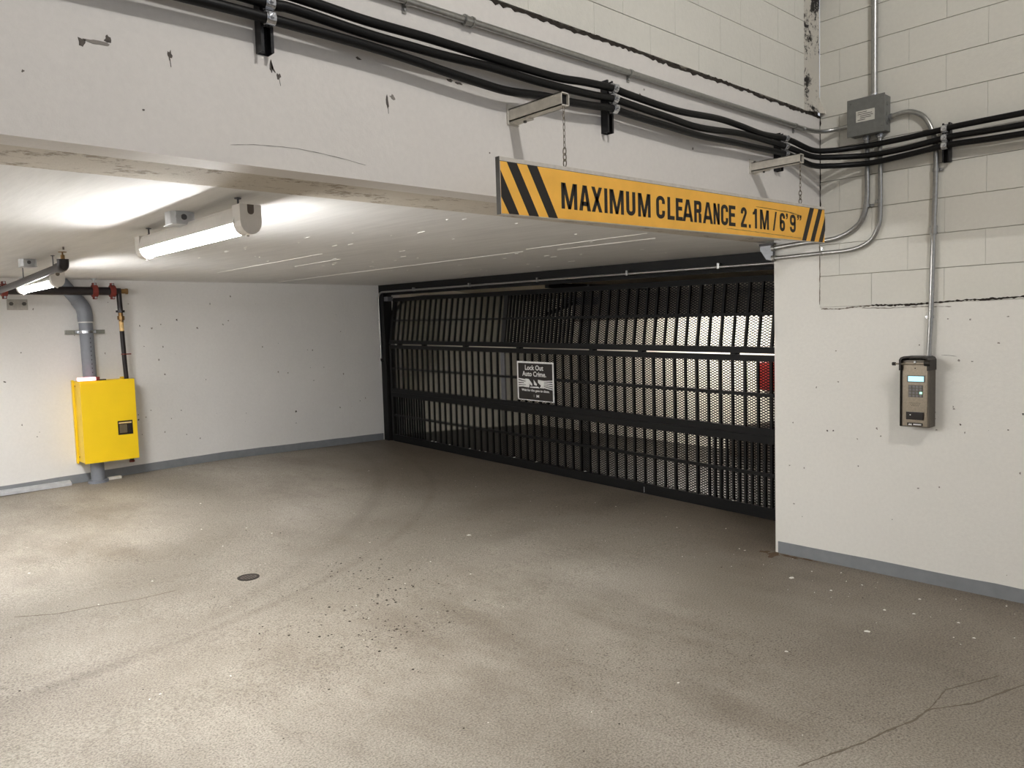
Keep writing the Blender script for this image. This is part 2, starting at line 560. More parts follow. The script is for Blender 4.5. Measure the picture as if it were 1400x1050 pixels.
# floor -------------------------------------------------------------------------------------------
def gate_x(y): return G0.x + 0.047 * (y - G0.y)
def floor_grid(name, mat, left, right, nx, ys):
    """grid between two x limits that may depend on y"""
    vv = []
    for y in ys:
        a, b = left(y), right(y)
        for i in range(nx + 1):
            x = a + (b - a) * i / nx
            vv.append((x, y, FZ(x, y)))
    W_ = nx + 1
    return MB().add(vv, [(j * W_ + i, j * W_ + i + 1, (j + 1) * W_ + i + 1, (j + 1) * W_ + i) for j in range(len(ys) - 1) for i in range(nx)], True).build(name, mat)
ys = [-5.0 + i * 0.2 for i in range(73)]
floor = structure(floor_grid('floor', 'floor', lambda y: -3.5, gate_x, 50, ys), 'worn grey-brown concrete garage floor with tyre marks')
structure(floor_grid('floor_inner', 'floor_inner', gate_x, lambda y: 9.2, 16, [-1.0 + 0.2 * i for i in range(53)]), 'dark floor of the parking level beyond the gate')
ribbon('crack', 'crack_soft', floor, [(2.52, 1.292), (2.841, 1.193), (3.0, 1.16), (3.141, 1.119), (3.273, 1.11), (3.446, 1.001), (3.658, 0.938), (3.9, 0.86)], 0.005, on_floor, 0.9)
ribbon('crack', 'crack_soft', floor, [(3.273, 1.11), (3.5, 1.12), (3.8, 1.0)], 0.003, on_floor, 0.9)
ribbon('crack', 'crack_soft', floor, [(0.777, 5.163), (0.973, 5.035), (1.159, 5.005), (1.386, 4.94), (1.6, 4.93)], 0.004, on_floor, 0.9)

for (c, ru, rv) in (((4.80, 2.62), 0.06, 0.035), ((4.83, 2.52), 0.02, 0.06), ((4.84, 2.40), 0.012, 0.07), ((4.82, 2.70), 0.03, 0.03)):
    blob('stain', 'stain', floor, c, ru, rv, on_floor, 14, 0.5, 0.0008)
# low ceiling over the gate approach -----------------------------------------------------------------
cm = MB()
x_g = lambda y: G0.x + 0.047 * (y - G0.y)
cy0 = 2.79
cm.pts8([(-3.5, cy0, CZ(cy0)), (6.6, cy0, CZ(cy0)), (6.9, 9.4, CZ(9.4)), (-3.5, 9.4, CZ(9.4)),
         (-3.5, cy0, 2.9), (6.6, cy0, 2.9), (6.9, 9.4, 2.9), (-3.5, 9.4, 2.9)])
ceiling = structure(cm.build('ceiling', 'ceiling'), 'low white painted concrete ceiling with form-board lines')
for (xa, ya, xe, ye, w_) in ((3.95, 4.15, 4.27, 9.05, 0.0028), (3.74, 2.85, 3.84, 4.0, 0.0030), (2.80, 5.05, 2.97, 7.4, 0.0022), (4.02, 3.0, 4.06, 3.9, 0.0020), (3.15, 5.4, 3.22, 6.3, 0.0016), (0.55, 3.6, 0.62, 5.2, 0.0018)):
    ribbon('form_line', 'fin', ceiling, [(xa, ya), (xe, ye)], w_, on_ceil, 0.9, step=0.05, lift=0.0025)
rc_ = random.Random(11)
for i in range(55):     # short ridges left by the boards
    x, y = 1.9 + rc_.random() * 3.4, 2.9 + rc_.random() * 3.6
    l_ = 0.02 + 0.07 * rc_.random() ** 2
    ribbon('form_line', 'fin', ceiling, [(x, y), (x + l_ * 0.1, y + l_)], 0.0008 + 0.0007 * rc_.random(), on_ceil, 0.9, step=0.03, lift=0.0022)

# beam with its mortar band underneath --------------------------------------------------------------
bm_ = MB().box(-3.5, WX - 0.001, BY, 2.79, BZ + 0.02, LZ)
bm_.box(-3.5, WX - 0.001, BY, 2.445, BZ, BZ + 0.02)
beam = structure(bm_.build('wall_beam', 'beam'), 'deep white painted concrete beam above the low opening')
mb = MB()
rows = [2.445, 2.48, 2.53, 2.58, 2.63, 2.68, 2.73, 2.79]
cols = [-3.5 + 0.08 * i for i in range(105)]
r2 = random.Random(3)
vv = []
for y in rows:
    for x in cols:
        edge = y in (rows[0], rows[-1])
        vv.append((x, y, BZ + 0.004 + (y - 2.445) * 0.03 + (0 if edge else (r2.random() - 0.5) * 0.006)))
nC = len(cols)
mb.add(vv, [(j * nC + i, j * nC + i + 1, (j + 1) * nC + i + 1, (j + 1) * nC + i) for j in range(len(rows) - 1) for i in range(nC - 1)], True)
structure(mb.build('trim_1', 'mortar_band'), 'rough trowelled mortar band under the beam')

# scuffs and drips on the beam
for (c, ru, rv, mt) in (((0.601, 2.403), 0.010, 0.014, 'scuff'), ((0.668, 2.425), 0.008, 0.012, 'scuff'), ((0.635, 2.412), 0.028, 0.006, 'scuff_pale'),
                        ((0.831, 2.418), 0.007, 0.013, 'scuff'), ((1.143, 2.448), 0.005, 0.022, 'scuff'), ((1.166, 2.423), 0.006, 0.010, 'scuff'),
                        ((1.575, 2.415), 0.005, 0.022, 'scuff'), ((1.597, 2.435), 0.010, 0.008, 'scuff_pale'), ((1.86, 2.545), 0.012, 0.005, 'scuff'), ((1.90, 2.541), 0.016, 0.004, 'scuff'),
                        ((1.462, 2.542), 0.014, 0.004, 'scuff'), ((2.98, 2.68), 0.012, 0.006, 'scuff'), ((3.02, 2.70), 0.006, 0.006, 'scuff'), ((3.05, 2.73), 0.007, 0.005, 'scuff_pale'),
                        ((3.45, 2.505), 0.006, 0.006, 'scuff_pale'), ((0.46, 2.30), 0.004, 0.003, 'scuff'), ((0.75, 2.25), 0.003, 0.003, 'scuff'), ((2.05, 2.30), 0.003, 0.003, 'scuff')):
    blob('scuff', mt, beam, c, ru, rv, on_beam)
ribbon('drip', 'scuff', beam, [(0.832, 2.408), (0.834, 2.385)], 0.003, on_beam)
ribbon('drip', 'scuff', beam, [(1.143, 2.47), (1.146, 2.445), (1.155, 2.432)], 0.004, on_beam, 0.8)
ribbon('drip', 'scuff', beam, [(1.167, 2.42), (1.171, 2.395)], 0.003, on_beam)
ribbon('drip', 'scuff', beam, [(1.576, 2.41), (1.578, 2.375)], 0.003, on_beam)
ribbon('scratch', 'scuff_pale', beam, [(0.997, 2.187), (1.07, 2.198), (1.147, 2.203), (1.22, 2.206), (1.307, 2.201), (1.40, 2.193), (1.475, 2.183)], 0.0009, on_beam, 0.9)
# ragged open joint on top of the beam
ribbon('open_joint', 'crack', beam, [(-1.0 + 0.25 * i, LZ + 0.004 * sin(i * 1.7)) for i in range(23)] + [(WX - 0.005, LZ)], 0.011, on_beam, 0.8, lift=0.003)

# block wall above the beam ----------------------------------------------------------------------
ub = MB().box(-3.5, WX - 0.001, BY + 0.012, 2.9, LZ, HZ)
upper = structure(ub.build('wall_upper', 'joint'), 'white painted block wall above the beam')
BL_X = 4.655
def block_mesh(name, lx, lz):
    m = MB().cbox(-lx / 2, lx / 2, -0.015, 0.015, -lz / 2, lz / 2, 0.0025)
    o = m.build(name, 'block')
    me = o.data
    bpy.data.objects.remove(o)
    return me
full_u = block_mesh('block', 0.4092, 0.1918)
low_u = block_mesh('block', 0.4092, 0.138)
zc = [(2.903, 3.045)] + [(3.045 + 0.1945 * k, 3.045 + 0.1945 * (k + 1)) for k in range(8)]
for k, (za, zb) in enumerate(zc):
    x1 = BL_X
    first = True
    start = 3.514 if k % 2 == 0 else 3.309
    edges = [start + 0.41 * i for i in range(-8, 4)]
    edges = [e for e in edges if 0.6 < e < BL_X - 0.03] + [BL_X]
    for a, b in zip(edges, edges[1:]):
        w = b - a
        zmid = (za + zb) / 2
        if abs(w - 0.41) < 0.01:
            place('block', low_u if k == 0 else full_u, upper, ((a + b) / 2, BY + 0.013, zmid))
        else:
            MB().cbox(a + 0.001, b - 0.0005, BY - 0.002, BY + 0.028, za + 0.0015, zb - 0.0015, 0.0025).build('block', 'block', upper)
# rough mortar filling in the corner
cmr = MB()
nz, nx = 90, 8
vv = []
for j in range(nz + 1):
    for i in range(nx + 1):
        x = BL_X + (WX - BL_X) * i / nx
        z = LZ + 0.01 + (5.0 - LZ) * j / nz
        d = (r2.random() - 0.5) * 0.014 if 0 < i < nx else 0
        bulge = 0.05 * max(0, 1 - (z - LZ) / 0.12) * (i / nx)
        vv.append((x, BY + 0.003 - d - bulge, z))
cmr.add(vv, [(j * (nx + 1) + i, j * (nx + 1) + i + 1, (j + 1) * (nx + 1) + i + 1, (j + 1) * (nx + 1) + i) for j in range(nz) for i in range(nx)], True)
structure(cmr.build('trim_2', 'mortar_column'), 'rough pitted mortar filling in the upper wall corner')

# right-hand wall: concrete below, block above ---------------------------------------------------------
ZB0, ZP = 1.681, 0.1997
rw = MB().box(WX, 5.5, -5.0, JY, -0.05, ZB0)
rw.box(WX, 5.5, BY, JY, ZB0, 2.9)
wall_right = structure(rw.build('wall_right', 'wall'), 'white painted concrete wall beside the gate, block work above')
jb = MB().box(WX + 0.011, 5.5, -5.0, BY, ZB0, HZ)
jo = jb.build('block_backing', 'joint', wall_right)
full_r = None
m_ = MB().cbox(-0.015, 0.015, -0.2046, 0.2046, -(ZP - 0.003) / 2, (ZP - 0.003) / 2, 0.0025)
o_ = m_.build('block', 'block'); full_r = o_.data; bpy.data.objects.remove(o_)
for k in range(13):
    za, zb = ZB0 + ZP * k, ZB0 + ZP * (k + 1)
    j0 = 2.0 if k % 2 == 0 else 2.2
    edges = [BY] + [j0 - 0.41 * i for i in range(9)]
    for a, b in zip(edges, edges[1:]):
        if abs((a - b) - 0.41) < 0.01:
            place('block', full_r, wall_right, (WX + 0.013, (a + b) / 2, (za + zb) / 2))
        else:
            MB().cbox(WX - 0.002, WX + 0.028, b + 0.001, a - 0.001, za + 0.0015, zb - 0.0015, 0.0025).build('block', 'block', wall_right)
MB().box(WX - 0.002, WX + 0.02, -5.0, j0 - 0.41 * 8 - 0.21, ZB0, HZ).build('block_field', 'block', wall_right)
# ragged crack along the joint between concrete and block
ribbon('crack', 'crack_soft', wall_right, [(2.32, 1.672), (2.2, 1.668), (2.08, 1.676), (1.98, 1.68)], 0.004, on_right, 1.0, step=0.012, lift=0.0035)
ribbon('crack', 'crack', wall_right, [(2.0, 1.683), (1.87, 1.678), (1.75, 1.675), (1.65, 1.682), (1.55, 1.686), (1.45, 1.690), (1.38, 1.688), (1.2, 1.694), (0.9, 1.69), (0.4, 1.68)], 0.006, on_right, 1.0, step=0.010, lift=0.0035)
ribbon('crack', 'crack_soft', wall_right, [(2.06, 1.668), (1.9, 1.660), (1.72, 1.662), (1.55, 1.655)], 0.0025, on_right, 1.0, step=0.012)
ribbon('joint_line', 'crack_soft', wall_right, [(BY + 0.002, 1.70), (BY, 1.90), (BY + 0.002, 2.09)], 0.003, on_right, 0.8, lift=0.003)
ribbon('open_joint', 'crack', wall_right, [(BY - 0.003, 2.30), (BY - 0.003, 2.55), (BY - 0.003, 2.72), (BY - 0.003, LZ)], 0.006, on_right, 0.8, lift=0.003)
for i in range(34):
    blob('pit', 'scuff_pale' if i % 4 else 'scuff', wall_right, (1.1 + rnd.random() * 1.45, 0.35 + rnd.random() * 1.25), 0.003 + rnd.random() * 0.004, 0.003 + rnd.random() * 0.004, on_right)
ribbon('scratch', 'scuff', wall_right, [(1.60, 1.375), (1.56, 1.374), (1.52, 1.368)], 0.0022, on_right, 0.5)

def base_band(name, pts, fn, h, th):
    """painted skirting band with an uneven top edge: pts (u, floor z)"""
    mb = MB()
    L = len(pts)
    vs = []
    for (u, z) in pts:
        e = (rnd.random() - 0.5) * 0.005
        vs += [fn(u, z - 0.01, th), fn(u, z + h + e, th), fn(u, z + h + e, -0.003), fn(u, z - 0.01, -0.003)]
    fs = []
    for i in range(L - 1):
        for a, b in ((0, 1), (1, 2), (2, 3), (3, 0)):
            fs.append((i * 4 + a, i * 4 + b, (i + 1) * 4 + b, (i + 1) * 4 + a))
    fs += [(0, 1, 2, 3), tuple((L - 1) * 4 + k for k in (3, 2, 1, 0))]
    mb.add(vs, fs)
    return structure(mb.build(name, 'base_grey'), 'grey painted band along the foot of the wall')
base_band('baseboard_right', [(JY - 0.02 - 0.12 * i, 0.0) for i in range(60)], on_right, 0.080, 0.004)
base_band('baseboard_back', [(-3.4 + 0.15 * i, FZ(-3.4 + 0.15 * i, BWY)) for i in range(62)] + [(5.88, FZ(5.88, BWY))], on_back, 0.092, 0.006)

# far-left wall, high ceiling, side wall, gate return -----------------------------------------------------
bw = MB().box(-3.5, 6.25, BWY, 9.4, -0.4, 2.5)
wall_back = structure(bw.build('wall_back', 'wall_back'), 'pale painted concrete wall behind the yellow cabinet')
for i in range(40):
    blob('pit', 'scuff_pale' if i % 3 else 'scuff', wall_back, (1.0 + rnd.random() * 4.8, 0.4 + rnd.random() * 1.7), 0.004 + rnd.random() * 0.007, 0.004 + rnd.random() * 0.008, on_back)
MB().box(5.35, 5.353, BWY - 0.0015, BWY + 0.01, 0.25, 2.15).build('form_line', 'wall', wall_back)
structure(MB().box(-3.5, 5.5, -5.0, BY + 0.2, HZ, HZ + 0.2).build('ceiling_high', 'soffit'), 'high concrete ceiling over the drive lane')
structure(MB().box(-3.7, -3.5, -5.0, 9.4, -0.2, HZ + 0.2).build('wall_left', 'wall'), 'white side wall of the drive lane')

# beyond the gate ------------------------------------------------------------------------------------------
structure(MB().box(9.0, 9.2, -1.0, 10.4, -0.6, 2.6).build('wall_inner_far', 'inner_wall'), 'bright white wall of the parking level beyond the gate')
structure(MB().box(6.25, 9.0, 9.4, 9.6, -0.6, 2.6).build('wall_inner_side', 'inner_wall'), 'white side wall of the parking level beyond the gate')
ic = MB().pts8([(6.6, -1.0, 2.30), (9.2, -1.0, 2.05), (9.2, 10.4, 2.05), (6.6, 10.4, 2.30), (6.6, -1.0, 2.9), (9.2, -1.0, 2.9), (9.2, 10.4, 2.9), (6.6, 10.4, 2.9)])
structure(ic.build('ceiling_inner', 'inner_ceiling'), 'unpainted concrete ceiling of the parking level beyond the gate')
structure(MB().box(5.5, 9.2, -1.0, -0.8, -0.6, 2.6).build('wall_inner_near', 'inner_wall'))
structure(MB().box(7.55, 7.85, -0.8, 7.0, 1.68, 2.5).build('trim_3', 'inner_ceiling'), 'added down-stand beam beyond the gate that darkens the view through its upper panel')  # added to block light and darken what shows through the upper panel
k_ = MB().pts8([(8.5, 2.0, -0.3), (8.9, 2.0, -0.3), (8.9, 5.25, -0.3), (8.5, 5.25, -0.3), (8.5, 2.0, 0.9), (8.9, 2.0, 0.9), (8.9, 5.25, 0.28), (8.5, 5.25, 0.28)])  # plain dark wedge standing in front of the bright wall
tag(k_.build('dark_wedge', 'wedge_brown', org=(8.7, 3.5, -0.1)), 'dark sloping kerb at the foot of the bright wall beyond the gate', 'wedge')
rc = thing('hose_cabinet', (8.99, 4.8, 0.75), 'red cabinet on the bright wall seen through the gate by its right end', 'cabinet')
MB().cbox(8.85, 9.0, 4.55, 5.04, 0.74, 1.09, 0.01).build('body', 'red_cabinet', rc)
MB().cbox(8.842, 8.85, 4.6, 4.99, 0.78, 1.05, 0.003).build('door', 'red_cabinet', rc)

# ------------------------------------------------------------------ the gate
def gbox(mb, s0, s1, h0, h1, o0, o1, lean=lambda h: 0.0):
    return mb.pts8([gp(s0, h0, o0 + lean(h0)), gp(s1, h0, o0 + lean(h0)), gp(s1, h0, o1 + lean(h0)), gp(s0, h0, o1 + lean(h0)),
                    gp(s0, h1, o0 + lean(h1)), gp(s1, h1, o0 + lean(h1)), gp(s1, h1, o1 + lean(h1)), gp(s0, h1, o1 + lean(h1))])

gf = thing('gate_surround', gp(2.8, 0, 0), 'black steel post and header frame around the sectional gate', 'gate frame')
gbox(MB(), -0.42, 6.02, 2.04, 2.15, -0.04, 0.10).build('header', 'black_steel', gf)
gbox(MB(), -0.42, 6.02, 2.012, 2.04, 0.02, 0.06).build('header_lip', 'black_dull', gf)
gbox(MB(), 5.90, 6.02, 0.0, 2.04, -0.04, 0.09).build('post', 'black_steel', gf)
gbox(MB(), -0.42, -0.30, 0.0, 2.04, -0.02, 0.09).build('post', 'black_steel', gf)
for s in (5.865, -0.265):
    tr = MB()
    gbox(tr, s - 0.004, s + 0.004, 0.02, 1.45, 0.03, 0.09)
    gbox(tr, s - 0.004, s + 0.03 if s > 0 else s - 0.03, 0.02, 1.45, 0.088, 0.094)
    tr.build('track', 'grey_steel', gf)
    path = [gp(s, 1.45, 0.06), gp(s, 1.62, 0.075), gp(s, 1.78, 0.12), gp(s, 1.90, 0.22), gp(s, 1.97, 0.38), gp(s, 2.0, 0.6), gp(s, 2.02, 1.3), gp(s, 2.05, 2.6)]
    MB().tube(path, 0.02, 8).build('curved_track', 'grey_steel', gf)
gbox(MB(), 5.80, 5.90, 1.93, 1.99, -0.03, 0.05).build('bracket_plate', 'grey_steel', gf)

S0, S1 = -0.25, 5.82
PITCH, FIRST = 0.120, 0.127
def lean_top(h): return 0.15 * max(0.0, h - 1.345)
panels = [  # h bottom, bottom rail top, mid rail lo/hi, top rail lo, top, lean
    ('lower', 0.02, 0.100, 0.352, 0.380, 0.622, 0.683, lambda h: 0.0),
    ('middle', 0.685, 0.742, 0.996, 1.024, 1.281, 1.331, lambda h: 0.0),
    ('upper', 1.345, 1.397, 1.648, 1.675, 1.922, 1.972, lean_top)]
gate = thing('garage_gate', gp(2.8, 0, 0), 'closed black sectional garage gate of bars backed with expanded metal mesh', 'gate')

def mesh_sheet(h0, h1, s0, s1, o, lean, lw=0.044, sw=0.0225, t=0.0044, d=0.004):
    vs, fs = [], []
    ns = int((s1 - s0) / lw); nh = int((h1 - h0) / sw)
    def strand(a, b):
        k = len(vs)
        for (s, h) in (a, b):
            oo = o + lean(h)
            vs.append(gp(s, h - t, oo)); vs.append(gp(s, h + t, oo)); vs.append(gp(s, h, oo + d))
        fs.extend([(k, k + 3, k + 4, k + 1), (k + 1, k + 4, k + 5, k + 2), (k + 2, k + 5, k + 3, k)])
    for j in range(nh):
        h = h0 + j * sw
        for i in range(ns):
            s = s0 + i * lw
            strand((s, h), (s + lw / 2, h + sw / 2))
            strand((s + lw / 2, h + sw / 2), (s + lw, h))
            strand((s, h + sw), (s + lw / 2, h + sw / 2))
            strand((s + lw / 2, h + sw / 2), (s + lw, h + sw))
    return vs, fs

rz = math.atan2(GD.y, GD.x)
def bar_mesh(ha, hb, lean):
    """vertical flat bar, local to its foot"""
    mb = MB()
    ex = Vector((GD.x, GD.y, 0)).normalized()
    b0, b1 = lean(ha), lean(hb)
    w, dp = 0.010, 0.011
    lo = [ex * -w + GN * (-dp), ex * w + GN * (-dp), ex * w + GN * dp, ex * -w + GN * dp]
    pts = [p for p in lo] + [p + GN * (b1 - b0) + Vector((0, 0, hb - ha)) for p in lo]
    mb.pts8(pts)
    o = mb.build('bar', 'black_steel')
    me = o.data
    bpy.data.objects.remove(o)
    return me

for (nm, hb, hb1, hm0, hm1, ht0, ht, lean) in panels:
    fr = MB()
    gbox(fr, S0, S1, hb, hb1, -0.028, 0.024, lean)
    gbox(fr, S0, S1, ht0, ht, -0.028, 0.024, lean)
    gbox(fr, S0, S0 + 0.05, hb1, ht0, -0.026, 0.022, lean)
    gbox(fr, S1 - 0.05, S1, hb1, ht0, -0.026, 0.022, lean)
    pf = fr.build('panel_frame', 'black_steel', gate)
    gbox(MB(), S0 + 0.05, S1 - 0.05, hm0, hm1, -0.02, 0.016, lean).build('middle_rail', 'black_steel', pf)
    me = bar_mesh(hb1 - 0.002, ht0 + 0.002, lean)
    spots = [FIRST + PITCH * k for k in range(-3, 47)]
    if nm == 'upper': spots += [FIRST + PITCH * (k + 0.5) for k in range(18, 27)]
    if nm == 'lower': spots += [FIRST + PITCH * (k + 0.5) for k in list(range(-3, 4)) + list(range(41, 47))]
    for s in spots:
        if S0 + 0.06 < s < S1 - 0.06:
            if nm != 'lower' and 3.33 < s < 3.45: continue
            place('bar', me, pf, gp(s, hb1 - 0.002, lean(hb1)))
    if nm != 'lower':
        gbox(MB(), 3.355, 3.425, hb1, ht0, -0.006, 0.012, lean).build('stile', 'grey_steel' if nm == 'middle' else 'strut_black', pf)
    vs, fs = mesh_sheet(hb1 - 0.012, ht0 + 0.012, S0 + 0.03, S1 - 0.03, 0.014, lean)
    # seams where two sheets lap over each other
    v2, f2 = mesh_sheet(hb1 - 0.006, ht0 + 0.016, 2.08, 2.22, 0.020, lean)
    seams = [(v2, f2)]
    if nm == 'lower':
        seams.append(mesh_sheet(hb1 - 0.006, ht0 + 0.016, 3.38, 3.5, 0.020, lean))
    mb = MB().add(vs, fs)
    for v2, f2 in seams: mb.add(v2, f2)
    ms = mb.build('mesh_sheet', 'mesh_steel', pf, fixn=False)
    ms['kind'] = 'stuff'
# hinges across the joints between sections
for h, ss in ((1.338, (0.35, 1.35, 1.98, 3.1, 4.1, 5.0, 5.6)), (0.684, (0.35, 1.35, 2.4, 3.5, 4.6, 5.6))):
    for s in ss:
        hg = MB()
        gbox(hg, s - 0.035, s + 0.035, h - 0.02, h + 0.02, 0.020, 0.032)
        gbox(hg, s - 0.025, s + 0.025, h - 0.008, h + 0.008, -0.02, 0.02)
        hg.build('hinge', 'black_dull', gate)
gbox(MB(), S0, S1, 0.002, 0.022, -0.008, 0.012).build('bottom_seal', 'black_dull', gate)
gbox(MB(), 1.318, 1.322, 0.018, 0.07, -0.0295, -0.0275).build('seam_mark', 'galv', gate)

# notice on the gate -------------------------------------------------------------------------------------
ns = thing('gate_notice', gp(2.81, 0.78, -0.02), 'square black notice with white border on the gate reading Lock Out Auto Crime', 'sign')
NU0, NU1, NV0, NV1 = 3.105, 2.515, 0.772, 1.195
def nf(u, v, d):
    """u 0..1 left to right, v 0..1 bottom to top, d towards the viewer"""
    return gp(NU0 + (NU1 - NU0) * u, NV0 + (NV1 - NV0) * v, -0.031 - d)
MB().prism([(0, 0.06), (0.02, 0), (1, 0), (1, 1), (0, 1)], nf, -0.002, 0.002).build('plate', 'white_paint', ns)
MB().prism([(0.035, 0.02), (0.965, 0.02), (0.965, 0.955), (0.035, 0.955)], nf, 0.002, 0.003).build('black_field', 'sign_black', ns)
text_part('lettering', 'Lock Out', 'white_paint', ns, nf, 0.23, 0.73, 0.78, 0.91, 0.003, 0.0036, 0.02)
text_part('lettering', 'Auto Crime.', 'white_paint', ns, nf, 0.15, 0.80, 0.62, 0.75, 0.003, 0.0036, 0.02)
text_part('lettering', 'Wait for the gate to close.', 'white_paint', ns, nf, 0.12, 0.88, 0.215, 0.295, 0.003, 0.0036, 0.025)
text_part('lettering', 'M', 'white_paint', ns, nf, 0.53, 0.60, 0.09, 0.16, 0.003, 0.0036, 0.03)
MB().prism([(0.44, 0.09), (0.49, 0.09), (0.49, 0.16), (0.44, 0.16)], nf, 0.003, 0.0035).build('emblem', 'print_grey', ns)
for poly in ([(0.04, 0.56), (0.04, 0.53), (0.24, 0.49), (0.24, 0.54)], [(0.04, 0.50), (0.04, 0.455), (0.24, 0.45), (0.24, 0.475)], [(0.04, 0.425), (0.04, 0.395), (0.24, 0.40), (0.24, 0.44)],
             [(0.04, 0.37), (0.04, 0.335), (0.24, 0.355), (0.24, 0.39)],
             [(0.20, 0.54), (0.24, 0.555), (0.33, 0.55), (0.35, 0.42), (0.33, 0.33), (0.17, 0.345), (0.25, 0.40), (0.18, 0.45), (0.24, 0.49)],
             [(0.33, 0.55), (0.42, 0.43), (0.42, 0.38), (0.37, 0.40), (0.34, 0.45)], [(0.46, 0.54), (0.55, 0.43), (0.54, 0.39), (0.47, 0.41)],
             [(0.36, 0.33), (0.62, 0.33), (0.58, 0.37), (0.36, 0.355)],
             [(0.58, 0.545), (0.74, 0.53), (0.74, 0.335), (0.62, 0.34), (0.66, 0.40), (0.58, 0.47)],
             [(0.74, 0.53), (0.965, 0.55), (0.965, 0.525), (0.74, 0.50)], [(0.74, 0.49), (0.965, 0.495), (0.965, 0.465), (0.74, 0.465)], [(0.74, 0.455), (0.965, 0.44), (0.965, 0.41), (0.74, 0.43)],
             [(0.74, 0.42), (0.965, 0.385), (0.965, 0.355), (0.74, 0.395)], [(0.74, 0.38), (0.965, 0.33), (0.965, 0.305), (0.74, 0.345)]):
    MB().prism(poly, nf, 0.003, 0.0036).build('ray_print', 'white_paint', ns)

# opener behind the gate ------------------------------------------------------------------------------------
op = thing('gate_opener', gp(2.75, 1.85, 0.6), 'grey gate opener trolley and rail hanging behind the upper bars', 'gate opener')
gbox(MB(), 2.72, 2.78, 1.98, 2.03, 0.12, 2.4).build('rail', 'black_dull', op)
gbox(MB(), 2.55, 2.95, 1.80, 1.88, 0.55, 0.70).build('trolley', 'grey_steel', op)
MB().tube([gp(2.75, 1.84, 0.6), gp(2.75, 1.70, 0.10)], 0.02, 8).build('arm', 'black_dull', op)
for s in (2.62, 2.88):
    MB().tube([gp(s, 1.88, 0.62), gp(s, 2.02, 0.62)], 0.012, 8).build('hanger', 'grey_steel', op)

# conduit run across the header
def bend(a, c, b, r, n=6):
    """a -> corner c -> b with a round corner"""
    a, b, c = Vector(a), Vector(b), Vector(c)
    u = (a - c).normalized(); w = (b - c).normalized()
    p, q = c + u * r, c + w * r
    return [a] + [p * (1 - t) ** 2 + c * 2 * t * (1 - t) + q * t * t for t in [k / n for k in range(n + 1)]] + [b]
hc = thing('header_conduit', gp(6.0, 1.1, -0.06), 'thin steel conduit bent round the top left corner of the gate frame', 'conduit')
MB().tube(bend(gp(5.995, 1.14, -0.055), gp(6.005, 2.055, -0.055), gp(-0.3, 2.055, -0.055), 0.12), 0.012, 10).build('pipe', 'emt', hc)
MB().tube(smooth_path([gp(5.995, 1.14, -0.055), gp(5.99, 1.11, -0.05), gp(5.97, 1.09, -0.035)]), 0.014, 8).build('end_elbow', 'black_dull', hc)
for s in (5.1, 3.9, 2.7, 1.45, 0.45):
    gbox(MB(), s - 0.012, s + 0.012, 2.04, 2.085, -0.07, -0.04).build('strap', 'emt', hc)

# ------------------------------------------------------------------ hanging clearance sign
SG_Y, SG_A = 2.04, 0.0125
def sf(u, v, d):
    """u along the sign from its left end, v up, d towards the viewer"""
    return (1.832 + u * cos(SG_A), SG_Y - 0.009 - d, 2.0055 + u * sin(SG_A) + v)
SL, SH, SY = 2.470, 0.200, 0.184
sg = thing('clearance_sign', sf(SL / 2, 0, -0.009), 'long yellow hanging sign reading MAXIMUM CLEARANCE 2.1M / 6\'9" with black end stripes', 'sign')
MB().prism([(0, 0), (SL, 0), (SL, SH), (0, SH)], sf, -0.018, 0.0).build('panel', 'sign_edge', sg)
MB().prism([(0.003, 0.003), (SL - 0.003, 0.003), (SL - 0.003, SY), (0.003, SY)], sf, 0.0, 0.0012).build('yellow_face', 'sign_yellow', sg)
MB().prism([(0, SY), (SL, SY), (SL, SY + 0.0018), (0, SY + 0.0018)], sf, 0.0, 0.0014).build('edge_line', 'print_grey', sg)
MB().prism([(-0.003, 0), (0, 0), (0, SH), (-0.003, SH)], sf, -0.018, 0.001).build('end_cap', 'print_grey', sg)
for poly in ([(0.003, 0.152), (0.003, 0.061), (0.039, 0.003), (0.087, 0.003)],
             [(0.034, SY), (0.137, 0.003), (0.187, 0.003), (0.082, SY)],
             [(0.133, SY), (0.238, 0.003), (0.287, 0.003), (0.184, SY)],
             [(2.292, SY), (2.202, 0.003), (2.247, 0.003), (2.340, SY)],
             [(2.393, SY), (2.298, 0.003), (2.343, 0.003), (2.438, SY)],
             [(2.474, 0.150), (2.395, 0.003), (2.441, 0.003), (2.474, 0.072)]):
    MB().prism(poly, sf, 0.0012, 0.0020).build('stripe', 'sign_black', sg)
